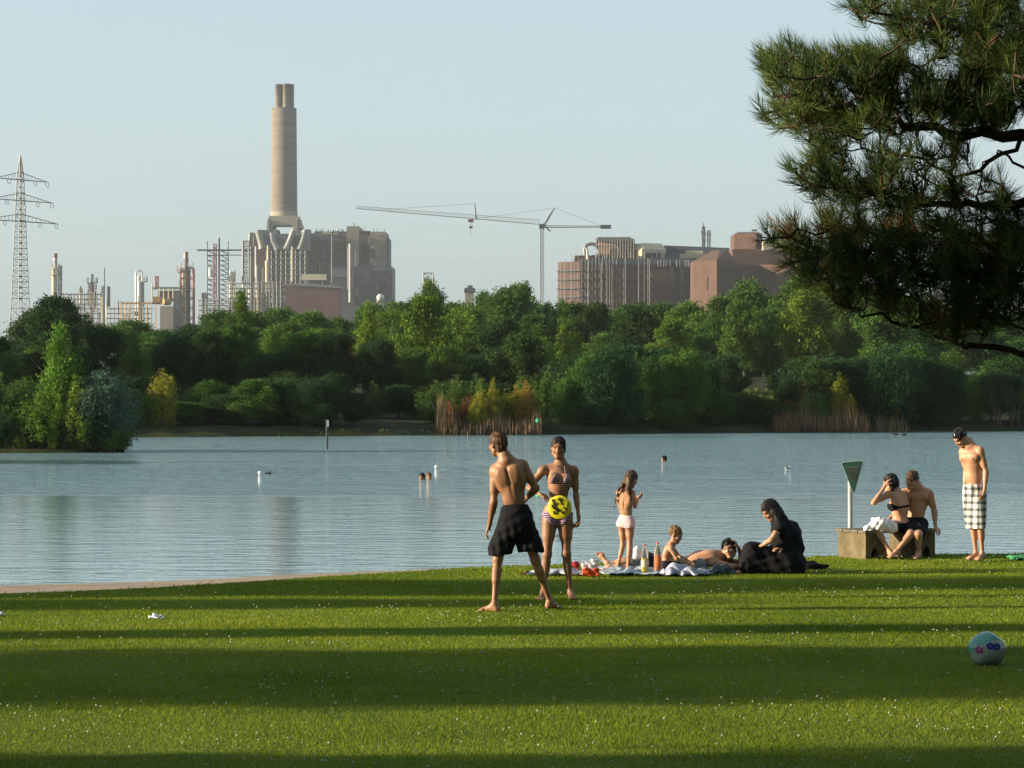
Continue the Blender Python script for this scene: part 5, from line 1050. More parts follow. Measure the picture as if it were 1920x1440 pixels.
dz = zz - ZD(962, D); F2 = np.maximum(B_.F - .007, np.maximum(dz - .012, np.where(dz > -.012, -1, np.abs(xx - pel[0]) * .95 + (dz + .012) * -1 * 1.0 - .16) * 1.0)); F2 = np.maximum(np.maximum(F2, ZD(986, D) - zz), np.abs(xx - pel[0]) - .185)
B_.mesh('bikini_bottom', M_bik, r, F2.astype(np.float32), 1)
m = MB(); m.tube([wrR + A3((.028 * math.cos(a), .022 * math.sin(a), -.01 + .012 * math.cos(a))) for a in np.linspace(0, 6.28, 14)], .008, 6); m.build('bracelet', mat('green_band', (.10, .45, .16), .5), r)
# the throwing disc she holds
M_disc = mat('yellow_plastic', (.55, .50, .012), .35, (.62, .57, .03), 3, .5); M_ink = mat('black_print', (.012, .010, .008), .5)
dc = P(1049.2, 951.4, 31.33); disc = empty('throwing_disc', dc, 'yellow throwing disc with black figure and lettering held at her hip', 'disc')
M_d = Matrix.Translation(dc) @ (Matrix.Rotation(R(-8), 4, 'Z') @ Matrix.Rotation(R(90), 4, 'X'))
RR = 22.6 * 31.33 / F; t = MB(); t.lathe((0, 0, 0), [(RR * .92, -.028), (RR * .99, -.022), (RR, -.012), (RR * .97, -.003), (RR * .90, .002), (RR * .6, .005), (.0001, .006)], 48); t.sm = [True] * len(t.f)
d2 = MB(); d2.add([M_d @ Vector(p) for p in t.v], t.f, True); d2.build('disc_shell', M_disc, disc)
m = MB()
def ink(pts, w):      # strokes in the zoomed picture frame: centre (700,740) radius 465
    q = [M_d @ Vector(((a - 700) / 465 * RR, -(b_ - 740) / 465 * RR, .0075)) for a, b_ in pts]; m.tube(q, w * RR / 465, 5)
ink([(410, 420), (460, 540), (510, 660), (560, 780), (640, 870)], 26); ink([(400, 640), (440, 740), (540, 820), (650, 880)], 24); ink([(640, 870), (760, 900), (860, 1000)], 24); ink([(600, 640), (560, 600), (620, 560)], 20); ink([(690, 360), (720, 450), (760, 560), (790, 640)], 24); ink([(620, 450), (700, 400), (840, 470)], 20); ink([(480, 880), (500, 1000)], 30); ink([(590, 880), (580, 990)], 16); ink([(600, 800), (700, 830)], 36)
m.build('printed_figure', M_ink, disc)
m = MB()
for k, (a, b_) in enumerate(((860, 740), (900, 760), (940, 840), (850, 930), (900, 900))): ink([(a - 25, b_ - 20), (a + 10, b_), (a - 5, b_ + 25), (a + 25, b_ + 40)], 17)
for k in range(6): a, b_ = 1035 - 12 * k, 580 + 48 * k; ink([(a - 30, b_ - 8), (a + 22, b_ + 14)], 18); ink([(a + 22, b_ + 14), (a + 16, b_ + 34)], 15)
m.build('printed_lettering', M_ink, disc)
# girl with long hair, seen from behind
D = 35.9; r = person_root(1174, D, 'girl with long hair seen from behind, standing on the blanket by the water')
B_ = SDF(P(1140, 1085, D - .4), P(1215, 870, D + .4), .0055)
s = .68; pel, che, nk, hd = J(1174.5, 976, D), J(1172.5, 937, D, 0), J(1176, 915, D, .0), J(1184, 899, D, .04)
shL, shR = J(1160, 924, D, .05), J(1186, 924, D, -.03); hpL, hpR = J(1167.5, 984, D, .02), J(1181.5, 984, D, -.02)
torso(B_, pel, che, nk, hd, shL, shR, hpL, hpR, s, False, True, .95)
elR, wrR = J(1190.5, 950, D, .03), J(1197, 934, D, .14); arm(B_, shR, elR, wrR, s, .82); hand(B_, wrR, J(1202, 929, D, .16) - wrR, (-.5, .3, .2), s, .6, -1)
elL, wrL = J(1163, 952, D, .12), J(1189, 938, D, .2); arm(B_, shL, elL, wrL, s, .82); hand(B_, wrL, J(1200, 930, D, .2) - wrL, (.3, -.5, .2), s, .6, 1)
leg(B_, hpL, J(1168, 1022, D, .03), J(1158, 1063, D, .0), J(1158, 1069, D, .15), s, .84); leg(B_, hpR, J(1181, 1022, D, .0), J(1177, 1065, D, -.03), J(1181, 1070, D, .12), s, .84)
Mh = rotm(R(-50), R(-24), 0); T = head(B_, hd, Mh, .80); B_.mesh('body', SK_child, r)
E_ = [(J(1181, 897, D, -.06), J(1179, 915, D, -.10), .045, .032), (J(1179, 915, D, -.10), J(1183, 935, D, -.10), .030, .016), (J(1175, 900, D, -.02), J(1160, 918, D, -.04), .035, .014), (J(1160, 918, D, -.04), J(1155.5, 936, D, -.03), .013, .007), (J(1155.5, 936, D, -.03), J(1152, 953, D, -.02), .007, .003)]
hairmesh(r, hd, Mh, .82, M_hairb, 'long', 7, extra=E_)
g = B_.grid(); zt = ZD(967.5, D); zl = ZD(989, D); xc = pel[0]
F2 = np.maximum(np.maximum(B_.F - .007, g[2] - zt), zl + np.abs(np.abs(g[0] - xc) - .0) * .22 - .01 - g[2]); B_.mesh('swim_bottoms', cloth('pale_pink', (.62, .42, .44), (.72, .52, .52)), r, F2.astype(np.float32), 1)
F2 = np.maximum(B_.F - .010, np.abs(g[2] - zt + .005) - .010); B_.mesh('waistband', cloth('white_trim', (.72, .70, .68)), r, F2.astype(np.float32), 1)
F2 = np.maximum(B_.F - .004, np.maximum(g[2] - ZD(925, D), ZD(946, D) - g[2])); F2 = np.maximum(F2, np.abs(g[0] - che[0]) - .098); B_.mesh('swim_top', cloth('peach_cloth', (.42, .23, .14), (.46, .26, .16)), r, F2.astype(np.float32), 1)
# boy sitting
D = 35.6; r = person_root(1255, D, 'small fair-haired boy sitting on the blanket facing right')
B_ = SDF(P(1230, 1078, D - .4), P(1315, 972, D + .5), .0055); s = .60
pel, che, nk, hd = J(1249.5, 1056, D, .05), J(1253, 1036, D, .05), J(1259.5, 1020, D, .05), J(1267, 1003.5, D, .04)
shR, shL = J(1258, 1028, D, -.06), J(1261, 1028, D, .15); hpR, hpL = J(1252, 1059, D, 0), J(1253, 1059, D, .12)
torso(B_, pel, che, nk, hd, shL, shR, hpL, hpR, s, False, True, 1.0)
elR, wrR = J(1268, 1047, D, -.10), J(1286, 1056, D, -.08); arm(B_, shR, elR, wrR, s, .88); hand(B_, wrR, J(1292, 1058, D, -.06) - wrR, (0, 0, -1), s, .5, 1)
elL, wrL = J(1272, 1042, D, .2), J(1288, 1050, D, .12); arm(B_, shL, elL, wrL, s, .88); hand(B_, wrL, J(1295, 1053, D, .08) - wrL, (0, 0, -1), s, .5, -1)
leg(B_, hpR, J(1279, 1051, D, .02), J(1292, 1063, D, .18), J(1297, 1064, D, .2), s, .9, (-1, 0, 0)); leg(B_, hpL, J(1281, 1049, D, .22), J(1296, 1062, D, .1), J(1304, 1063, D, .1), s, .9, (-1, 0, 0))
Mh = rotm(R(-112), R(-20), 0); T = head(B_, hd, Mh, .80); B_.mesh('body', SK_child, r); facebits(r, T, Mh, .80); hairmesh(r, hd, Mh, .81, M_hairf, 'crop', 9)
g = B_.grid(); F2 = np.maximum(B_.F - .010, np.maximum(g[2] - ZD(1051, D), g[0] - XD(1274, D))); B_.mesh('shorts', M_navy, r, F2.astype(np.float32), 1)
# person lying on the blanket, head on hand
D = 36.0; r = person_root(1250, D, 'dark-haired person lying on the blanket with one hand on the head')
B_ = SDF(P(1112, 1085, D - .45), P(1402, 995, D + .55), .006)
pel, che, nk, hd = J(1228, 1059, D, .05), J(1306, 1054, D, .0), J(1347, 1044, D, -.02), J(1367, 1031, D, -.05)
shL, shR = J(1330, 1045, D, .14), J(1337, 1055, D, -.14); hpL, hpR = J(1216, 1056, D, .14), J(1216, 1061, D, -.04)
torso(B_, pel, (che + A3((0, 0, .02))), nk, hd, shL, shR, hpL, hpR, .92)
B_.ell(J(1333, 1046, D, -.06), (.12, .10, .10), None, .06)
elR, wrR = J(1388, 1064, D, -.2), J(1372, 1062, D, -.38); arm(B_, shR, J(1374, 1063, D, -.22), J(1396, 1064, D, -.2), .95); hand(B_, J(1396, 1064, D, -.2), (1, 0, 0), (0, 0, -1), .9, .3, 1)
elL, wrL = J(1392, 1056, D, .05), J(1386, 1030, D, -.04); arm(B_, shL, elL, wrL, .95); hand(B_, wrL, J(1378, 1012, D, -.05) - wrL, (-.9, 0, -.1), .95, .35, 1)
leg(B_, hpL, J(1178, 1054, D, .15), J(1139, 1057, D, .16), J(1130, 1045, D, .16), .92, .92, (0, 0, 1)); leg(B_, hpR, J(1178, 1062, D, -.06), J(1142, 1064, D, -.06), J(1128, 1062, D, -.08), .92, .92, (0, 0, 1))
Mh = rotm(R(162), R(2), R(-14)); T = head(B_, hd, Mh, .95); B_.mesh('body', SK_fair, r); facebits(r, T, Mh, .95); hairmesh(r, hd, Mh, .96, M_hairk, 'short', 11, top=1.1)
g = B_.grid(); F2 = np.maximum(np.maximum(B_.F - .010, g[0] - XD(1246, D)), XD(1196, D) - g[0]); B_.mesh('swim_shorts', M_navy, r, F2.astype(np.float32), 1)
# woman in black
D = 35.7; r = person_root(1455, D, 'woman in long black clothes with black hair, sitting on the grass')
B_ = SDF(P(1375, 1092, D - .5), P(1520, 925, D + .5), .006)
pel, che, nk, hd = J(1481, 1057, D), J(1473, 1006, D), J(1459, 974, D), J(1443, 957.5, D, -.01)
shR, shL = J(1480, 987, D, .15), J(1462, 988, D, -.16); hpL, hpR = J(1474, 1062, D, -.09), J(1476, 1062, D, .09)
hpL, hpR = hpL, hpR
torso(B_, pel, che, nk, hd, shL, shR, hpL, hpR, .95, True)
elL, wrL = J(1447, 1012, D, -.22), J(1424, 1026, D, -.16); arm(B_, shL, elL, wrL, .92, .92); hand(B_, wrL, J(1414, 1030, D, -.1) - wrL, (0, .2, -1), .9, .4, -1)
elR, wrR = J(1500, 1026, D, .0), J(1466, 1030, D, -.16); arm(B_, J(1487, 990, D, .05), elR, wrR, .92, .95); hand(B_, wrR, J(1452, 1027, D, -.22) - wrR, (0, .2, -1), .9, .5, 1)
leg(B_, hpL, J(1408, 1032, D, -.1), J(1397, 1066, D, -.12), J(1384, 1072, D, -.14), .92, .95, (1, 0, 0)); leg(B_, hpR, J(1412, 1030, D, .12), J(1402, 1066, D, .12), J(1390, 1072, D, .14), .92, .95, (1, 0, 0))
Mh = rotm(R(118), R(-38), 0); T = head(B_, hd, Mh, .95, female=True); B_.mesh('body', SK_fair, r); facebits(r, T, Mh, .95)
hairmesh(r, hd, Mh, .97, M_hairk, 'long', 13, extra=((J(1446, 950, D), J(1458, 966, D, .0), .09, .085), (J(1458, 966, D), J(1466, 985, D, -.03), .08, .05), (J(1452, 962, D, -.08), J(1463, 985, D, -.13), .05, .03), (J(1463, 985, D, -.13), J(1470, 1010, D, -.13), .035, .02), (J(1470, 972, D, .03), J(1481, 994, D, .02), .045, .02)))
C2 = SDF(P(1372, 1090, D - .55), P(1522, 940, D + .5), .0065)
C2.cap(pel, che, .165, .165, .08); C2.cap(che, nk + (che - nk) * .2, .165, .10, .08); C2.cap(shR, shL, .075, .07, .06); C2.cap(J(1487, 990, D, .05), elR, .072, .055, .04); C2.cap(elR, elR + (wrR - elR) * .45, .05, .046, .03)
C2.cap(shL, shL + (elL - shL) * .28, .06, .05, .03)
for q in (-.1, .12):
    C2.cap(J(1476, 1056, D, q), J(1410, 1034, D, q), .145, .10, .10); C2.cap(J(1410, 1034, D, q), J(1398, 1064, D, q), .098, .09, .08)
C2.cap(J(1412, 1042, D, -.1), J(1412, 1042, D, .12), .075, .075, .08); C2.cap(J(1405, 1064, D, -.1), J(1480, 1066, D, -.08), .09, .125, .10); C2.cap(J(1405, 1064, D, .1), J(1480, 1066, D, .1), .075, .10, .10); C2.ell(J(1484, 1060, D), (.17, .19, .12), None, .08)
g = C2.grid(); F2 = C2.F + .005 * np.sin(g[0] * 38 + g[2] * 22 + g[1] * 15) + .003 * np.sin(g[0] * 15 - g[2] * 55); F2 = np.maximum(F2, .012 - g[2]); C2.mesh('black_dress', M_black, r, F2.astype(np.float32), 1)
# bench couple
D = 38.75; ZS = ZD(996, D)
r = person_root(1684, D, 'woman in dark bikini on the bench, elbow raised, hand to her head')
B_ = SDF(P(1612, 1052, D - .75), P(1710, 882, D + .35), .006)
pel, che, nk, hd = J(1688, 983, D, -.06), J(1686, 945, D, -.06), J(1679, 920, D, -.05), J(1669, 907, D, -.04)
shL, shR = J(1667, 926, D, -.14), J(1693, 926, D, .05); hpL, hpR = J(1681, 988, D, -.14), J(1693, 988, D, .02)
torso(B_, pel, che, nk, hd, shL, shR, hpL, hpR, .92, True, belly=.02)
elL, wrL = J(1638, 943, D, -.2), J(1658, 913, D, -.18); arm(B_, shL, elL, wrL, .9, .9); hand(B_, wrL, J(1664, 901, D, -.12) - wrL, (.8, .6, 0), .9, .25, -1)
elR, wrR = J(1686, 957, D, .2), J(1664, 975, D, .1); arm(B_, shR, elR, wrR, .9, .9); hand(B_, wrR, (-1, -.2, -.1), (0, 0, -1), .9, .4, 1)
leg(B_, hpL, J(1640, 990, D, -.33), J(1668, 1033, D, -.38), J(1676, 1040, D, -.5), .92, .92, (1, .3, 0)); leg(B_, hpR, J(1634, 990, D, -.12), J(1660, 1034, D, -.2), J(1650, 1041, D, -.3), .92, .92, (1, .3, 0))
Mh = rotm(R(60), R(-10), 0); T = head(B_, hd, Mh, .93, female=True); B_.mesh('body', SK_fair, r); hairmesh(r, hd, Mh, .95, M_hairk, 'tied', 15, extra=((J(1672, 900, D, -.06), J(1678, 906, D, -.1), .055, .045), (J(1675, 908, D, -.09), J(1672, 920, D, -.14), .03, .015)))
g = B_.grid(); F2 = np.maximum(B_.F - .006, np.abs(g[2] - ZD(950, D) - (g[0] - XD(1684, D)) * .12) - .014 - np.clip(XD(1682, D) - g[0], 0, .1) * .45); F2 = np.maximum(F2, XD(1655, D) - g[0]); B_.mesh('bikini_strap', M_black, r, F2.astype(np.float32), 1)
F2 = np.maximum(B_.F - .008, np.maximum(g[2] - ZD(979, D), XD(1678, D) - g[0])); B_.mesh('bikini_bottom', M_black, r, F2.astype(np.float32), 1)
r = person_root(1720, D, 'man with short hair sitting on the bench, leaning on one straight arm')
B_ = SDF(P(1655, 1052, D - .65), P(1772, 872, D + .55), .006)
pel, che, nk, hd = J(1716, 982, D, .12), J(1719, 938, D, .14), J(1719, 913, D, .12), J(1709.5, 901, D, .06)
shR, shL = J(1695, 924, D, .12), J(1742, 925, D, .1); hpR, hpL = J(1706, 986, D, .06), J(1725, 986, D, .06)
Mc, _m = torso(B_, pel, che, nk, hd, shL, shR, hpL, hpR, .97, m=1.05); M_nip = mat('darker_skin', (.20, .08, .05), .6); chest_marks(B_, r, che, Mc, .97, M_nip)
elL, wrL = J(1752, 958, D, .12), J(1754, 988, D, .08); arm(B_, shL, elL, wrL, .97); hand(B_, wrL, (.25, -.7, -.45), (0, 0, -1), .95, .5, -1)
elR, wrR = J(1690, 955, D, .25), J(1698, 982, D, .25); arm(B_, shR, elR, wrR, .97); hand(B_, wrR, (.2, -.4, -.6), (0, 0, -1), .95, .4, 1)
leg(B_, hpR, J(1707, 1001, D, -.36), J(1681, 1034, D, -.42), J(1671, 1041, D, -.5), .95, .92, (.6, 1, 0)); leg(B_, hpL, J(1722, 1002, D, -.38), J(1722, 1036, D, -.3), J(1714, 1042, D, -.42), .95, .92, (0, 1, 0))
Mh = rotm(R(148), R(-8), R(6)); T = head(B_, hd, Mh, .96); B_.mesh('body', SK_fair, r); facebits(r, T, Mh, .96); hairmesh(r, hd, Mh, .96, M_hairb, 'crop', 17)
C2 = SDF(P(1680, 1020, D - .6), P(1745, 955, D + .4), .006); C2.ell(pel, (.165, .13, .11), None, .04)
for hp, kn in ((hpR, J(1707, 1001, D, -.30)), (hpL, J(1722, 1002, D, -.32))): C2.cap(hp, hp + (kn - hp) * .8, .10, .085, .05)
g = C2.grid(); C2.mesh('shorts', M_black, r, np.maximum(C2.F + .003 * np.sin(g[0] * 50 + g[1] * 40), g[2] - ZD(970, D)).astype(np.float32), 1)
# standing man at the right in a swim cap
D = 37.9; r = person_root(1832, D, 'man with black swim cap and checked shorts standing at right, looking down')
B_ = SDF(P(1775, 1068, D - .5), P(1872, 790, D + .45), .006)
pel, che, nk, hd = J(1827, 922, D), J(1823, 864, D), J(1818, 834, D, -.01), J(1801, 821, D, -.03)
shR, shL = J(1805, 846, D, .06), J(1838, 844, D, -.1); hpR, hpL = J(1819, 932, D, .03), J(1836, 932, D, -.04)
Mc, _m = torso(B_, pel, che, nk, hd, shL, shR, hpL, hpR, .95); chest_marks(B_, r, che, Mc, .95, M_nip)
elL, wrL = J(1849, 884, D, -.1), J(1846, 920, D, -.15); arm(B_, shL, elL, wrL, .95, .92); hand(B_, wrL, J(1841, 937, D, -.2) - wrL, (-1, .2, 0), .95, .5, 1)
elR, wrR = J(1812, 884, D, .16), J(1808, 918, D, .08); arm(B_, shR, elR, wrR, .95, .92); hand(B_, wrR, (-.1, -.2, -1), (1, 0, 0), .95, .4, -1)
leg(B_, hpR, J(1824, 985, D, .02), J(1830, 1037, D, .06), J(1818, 1048, D, -.02), .94, .82, (1, .6, 0)); leg(B_, hpL, J(1838, 985, D, -.05), J(1842, 1038, D, -.02), J(1832, 1050, D, -.14), .94, .82, (1, .6, 0))
Mh = rotm(R(118), R(-42), 0); T = head(B_, hd, Mh, .95); B_.mesh('body', SK_fair, r); facebits(r, T, Mh, .95)
hairmesh(r, hd, Mh, .93, M_hairk, 'crop', 19); C2 = SDF(A3(hd) - .16, A3(hd) + .16, .005); T2 = lambda x, y, z: A3(hd) + A3((x, y, z)) * .95 @ Mh
C2.ell(T2(0, -.013, .044), A3((.079, .099, .087)) * .95, Mh, .01); pl = plane(C2, T2(0, .05, .045), T2(0, .30, -.95) - T2(0, 0, 0)); C2.mesh('swim_cap', mat('glossy_black_rubber', (.012, .012, .014), .12, None, spec=.8), r, np.maximum(C2.F, pl).astype(np.float32), 1)
C2 = SDF(P(1790, 1005, D - .3), P(1858, 895, D + .3), .0055); C2.ell(pel + A3((0, 0, .03)), (.145, .12, .14), None, .03)
for hp, kn in ((hpR, J(1822, 990, D, .02)), (hpL, J(1837, 990, D, -.05))): C2.cap(hp, kn, .096, .080, .04)
M_chk = mat('checked_cloth', (.62, .62, .58), .9, None); n = M_chk.node_tree; tc = n.nodes.new('ShaderNodeTexCoord'); mixf = None
for dr_, sc_ in (('DIAGONAL', 0), ('Z', 1)):
    wv = n.nodes.new('ShaderNodeTexWave'); wv.bands_direction = 'Z' if sc_ else 'X'; wv.inputs['Scale'].default_value = 3.6 if sc_ else 4.2; wv.inputs['Distortion'].default_value = .3; mr = n.nodes.new('ShaderNodeMapRange'); mr.inputs['From Min'].default_value = .55; mr.inputs['From Max'].default_value = .75; n.links.new(tc.outputs['Object'], wv.inputs['Vector']); n.links.new(wv.outputs['Fac'], mr.inputs['Value'])
    if mixf is None: mixf = mr
    else: ad = n.nodes.new('ShaderNodeMath'); ad.operation = 'ADD'; n.links.new(mixf.outputs[0], ad.inputs[0]); n.links.new(mr.outputs[0], ad.inputs[1]); mixf = ad
cr = n.nodes.new('ShaderNodeValToRGB'); cr.color_ramp.elements[0].color = (.66, .66, .62, 1); cr.color_ramp.elements[1].color = (.05, .055, .06, 1); e = cr.color_ramp.elements.new(.5); e.color = (.24, .25, .25, 1); hm = n.nodes.new('ShaderNodeMath'); hm.operation = 'MULTIPLY'; hm.inputs[1].default_value = .5
n.links.new(mixf.outputs[0], hm.inputs[0]); n.links.new(hm.outputs[0], cr.inputs[0]); n.links.new(cr.outputs[0], n.nodes['Principled BSDF'].inputs['Base Color'])
g = C2.grid(); F2 = np.maximum(np.maximum(C2.F + .003 * np.sin(g[0] * 70 + g[2] * 8), g[2] - ZD(908, D)), ZD(991, D) - g[2]); F2 = np.maximum(F2, -np.maximum(C2.F + .012, g[2] - ZD(975, D))); C2.mesh('checked_shorts', M_chk, r, F2.astype(np.float32), 1)

# ---------------------------------------------------------------- bench, sign, beach things
D = 38.75; CON = mat('rough_concrete', (.11, .09, .05), .95, (.17, .14, .085), 6, .1, bump=.7, bscale=60); WOOD = mat('grey_wood', (.09, .08, .065), .85, (.16, .14, .11), 5, .1, mapping=(1, 8, 8))
bench = empty('park_bench', (XD(1624, D), D - .42, 0), 'concrete bench with grey plank seat under the sitting couple', 'bench')
Mb = Matrix.Translation((XD(1622, 38.4), 38.33, 0)) @ Matrix.Rotation(R(28), 4, 'Z')      # x along the bench, y towards the lake
def lb(m, x0, x1, y0, y1, z0, z1): return m.obox(Mb @ Matrix.Translation(((x0 + x1) / 2, (y0 + y1) / 2, (z0 + z1) / 2)), x1 - x0, y1 - y0, z1 - z0)
zs = ZD(1000, 38.4)
for x0 in (0.0, .80):
    m = MB(); lb(m, x0, x0 + .27, 0, .62, .17, zs); prof = []
    arch = [(0, -.02), (.075, -.02), (.082, .08), (.11, .14), (.135, .155), (.16, .14), (.188, .08), (.195, -.02), (.27, -.02), (.27, .17), (0, .17)]
    n_ = len(arch); vs = [Mb @ Vector((x0 + a, 0, b_)) for a, b_ in arch] + [Mb @ Vector((x0 + a, .62, b_)) for a, b_ in arch]
    m.add(vs, [tuple(range(n_)), tuple(range(2 * n_ - 1, n_ - 1, -1))] + [(k, k + n_, (k + 1) % n_ + n_, (k + 1) % n_) for k in range(n_)]); m.build('support', CON, bench)
for k in range(4): m = MB(); lb(m, -.03, 1.13, -.03 + k * .172, .125 + k * .172, zs + .002, zs + .038); m.build('plank', WOOD, bench)
m = MB(); c = P(1640, 984, D - .28)      # towel on her lap
tw_ = SDF(P(1606, 1010, D - .55), P(1688, 960, D + .1), .006); tw_.cap(J(1650, 983, D, -.3), J(1672, 987, D, -.26), .085, .075, .05); tw_.cap(J(1626, 992, D, -.34), J(1650, 986, D, -.3), .05, .085, .06); tw_.cap(J(1640, 978, D, -.2), J(1665, 985, D, -.2), .05, .06, .06); tw_.cap(J(1675, 993, D, -.3), J(1668, 980, D, -.2), .045, .05, .04)
g = tw_.grid(); F2 = tw_.F + .006 * np.sin(g[0] * 46 + g[2] * 40 + g[1] * 22) + .005 * np.sin(g[0] * 85 - g[2] * 60); o = tw_.mesh('towel', cloth('white_towel', (.70, .66, .66), (.80, .78, .78)), None, F2.astype(np.float32), 1); tag(o, 'crumpled white towel lying over the lap of the bench woman', 'towel')
# triangular sign
D = 39.35; sg = empty('nature_sign', (XD(1595.5, D), D + .12, 0), 'green downward-pointing triangular sign on a grey post beside the bench', 'sign')
M_sgn = mat('sign_green', (.025, .10, .075), .5, (.035, .12, .09), 3, .4); M_ltr = mat('sign_lettering', (.025, .03, .03), .6); M_edge = mat('sign_edge', (.55, .60, .58), .5); M_panel = mat('sign_panel', (.12, .15, .135), .6)
m = MB(); m.tube([P(1594.5, 1060, D + .12), P(1594, 880, D + .12)], .030, 14); m.build('post', mat('grey_pole', (.34, .35, .35), .45, (.42, .43, .42), 5), sg)
tri = [(1578.5, 868.5), (1583, 867), (1613, 864.2), (1617.5, 865), (1617.2, 869), (1602.5, 921), (1600.8, 924), (1599, 922)]
q = lambda a, b_: (XD(a, D), ZD(b_, D)); m = MB(); m.prism([q(*p) for p in tri][::-1], D, D + .004); m.build('panel', M_sgn, sg)
cx_, cz_ = 1599.5, 886; m = MB(); m.prism([q(cx_ + (a - cx_) * 1.06, cz_ + (b_ - cz_) * 1.06) for a, b_ in tri][::-1], D + .006, D + .010); m.build('edge', M_edge, sg)
m = MB(); rows_ = [(877.5, 1587.5, 1609), (881.2, 1589, 1608), (884.7, 1590.5, 1607), (888.2, 1592, 1606), (891.7, 1593, 1605), (895.2, 1594.5, 1604), (898.8, 1596, 1603)]; g = random.Random(2)
bgp = MB(); bgp.prism([q(1586, 875.2), q(1610.5, 874), q(1603.5, 903), q(1596, 903)][::-1], D - .0015, D - .0004); bgp.build('text_field', M_panel, sg)
for (y, a, b_) in rows_:
    x = a
    while x < b_ - .8:
        wd = g.uniform(.7, 1.2); y0 = y - (x - 1599) * .05
        m.prism([q(x, y0), q(x + .45, y0), q(x + .45, y0 + 2.1), q(x, y0 + 2.1)][::-1], D - .003, D - .0018)
        if g.random() < .7: m.prism([q(x + .45, y0), q(x + wd, y0), q(x + wd, y0 + .5), q(x + .45, y0 + .5)][::-1], D - .003, D - .0018)
        if g.random() < .5: m.prism([q(x + .45, y0 + 1.5), q(x + wd, y0 + 1.5), q(x + wd, y0 + 2.1), q(x + .45, y0 + 2.1)][::-1], D - .003, D - .0018)
        x += wd + g.choice([.45, .45, 1.3])
m.build('lettering', M_ltr, sg)
# blanket: rumpled sheet
def rumple(name, poly_x0, poly_x1, y0, y1, h0, amp, mt, label, cat, seed, nx=90, ny=40, zoff=.03):
    g = np.random.default_rng(seed); u = np.linspace(0, 1, nx); v = np.linspace(0, 1, ny); U, V = np.meshgrid(u, v, indexing='ij'); x = poly_x0 + (poly_x1 - poly_x0) * U; y = y0 + (y1 - y0) * V; z = np.zeros_like(U)
    for _ in range(14): a = g.normal(size=2) * 14; z += np.sin(x * a[0] + y * a[1] + g.uniform(0, 6)) / 14 ** .5 * 1.2
    ed = np.minimum(np.minimum(U, 1 - U) * 10, np.minimum(V, 1 - V) * 6).clip(0, 1); z = zoff + np.abs(z) * amp * (.3 + .7 * ed) + h0 * ed; x = x + .03 * np.sin(V * 9 + seed) * (1 - ed); y = y + .04 * np.sin(U * 17 + seed) * (1 - ed)
    top = np.stack([x, y, z], 2).reshape(-1, 3); bot = top - A3((0, 0, .012)); n_ = nx * ny; vv = np.concatenate([top, bot]); q = []
    for i in range(nx - 1):
        for j in range(ny - 1): a = i * ny + j; q.append((a, a + ny, a + ny + 1, a + 1)); q.append((a + n_, a + 1 + n_, a + ny + 1 + n_, a + ny + n_))
    for i in range(nx - 1): a = i * ny; q.append((a, a + n_, a + ny + n_, a + ny)); a += ny - 1; q.append((a, a + ny, a + ny + n_, a + n_))
    for j in range(ny - 1): q.append((j, j + 1, j + 1 + n_, j + n_)); a = (nx - 1) * ny + j; q.append((a, a + n_, a + 1 + n_, a + 1))
    o = link(name, mesh_np(name, vv, q, True), mt); tag(o, label, cat); return o
M_blk = mat('flowered_blue_cloth', (.10, .16, .24), .95, (.33, .36, .38), 9, .1, wts=(.42, .58)); M_red2 = cloth('red_cloth', (.30, .02, .03)); M_gry = cloth('grey_towel', (.15, .17, .18), (.25, .27, .27)); M_slt = cloth('slate_cloth', (.045, .065, .08), (.10, .13, .15)); M_teal = cloth('teal_cloth', (.05, .22, .24), (.4, .45, .45), sc=20)
rumple('picnic_blanket', XD(1128, 35.6), XD(1332, 35.6), 35.15, 36.45, .02, .02, M_blk, 'pale blue and white patterned blanket under the lying person', 'blanket', 3, zoff=.035)
rumple('white_cloth', XD(993, 35.4), XD(1100, 35.4), 35.1, 35.5, .02, .02, cloth('white_sheet', (.38, .41, .46)), 'white cloth strip on the grass behind the bikini woman', 'cloth', 5, 50, 14)
rumple('flowered_sheet', XD(1238, 35.2), XD(1300, 35.2), 35.0, 35.32, .045, .05, mat('pastel_cloth', (.22, .25, .36), .95, (.40, .39, .44), 14, .1), 'crumpled pastel flowered sheet at the front edge of the blanket', 'cloth', 7, 50, 20)
def lump(name, label, cat, caps, mt, D, amp=.006, h=.006, fr=45, nm=None):
    pts = [J(a, b_, D, c) for a, b_, c, *_ in caps]; S_ = SDF(np.min(pts, 0) - .22, np.max(pts, 0) + .22, h)
    for p, cpx in zip(pts, caps): S_.ell(p, cpx[3:6], None, .03)
    g = S_.grid(); F2 = S_.F + amp * np.sin(g[0] * fr + g[2] * fr * .8 + 1) + amp * .8 * np.sin(g[0] * -fr * .5 + g[1] * fr + g[2] * fr * 1.3); F2 = np.maximum(F2, .012 - g[2]); o = S_.mesh(name, mt, None, F2.astype(np.float32), 1); tag(o, label, cat); return o
lump('grey_towel', 'grey-green folded towel draped beside the lying person', 'towel', [(1314, 1061, -.25, .075, .05, .09), (1320, 1072, -.27, .05, .05, .05)], M_gry, 36, .004)
lump('red_cloth', 'small red cloth beneath the grey towel', 'cloth', [(1305, 1071, -.3, .08, .04, .03), (1318, 1076, -.32, .05, .04, .025)], M_red2, 36, .004)
lump('clothes_pile', 'pile of dark slate clothes in front of the lying person', 'clothes', [(1352, 1070, -.45, .13, .10, .075), (1340, 1074, -.45, .09, .08, .05), (1368, 1075, -.45, .10, .08, .05)], M_slt, 36, .008)
lump('toy_bundle', 'small teal and white bundle in front of the boy', 'bundle', [(1262, 1069, -.3, .06, .05, .035), (1272, 1070, -.3, .05, .04, .03)], M_teal, 35.6, .006)
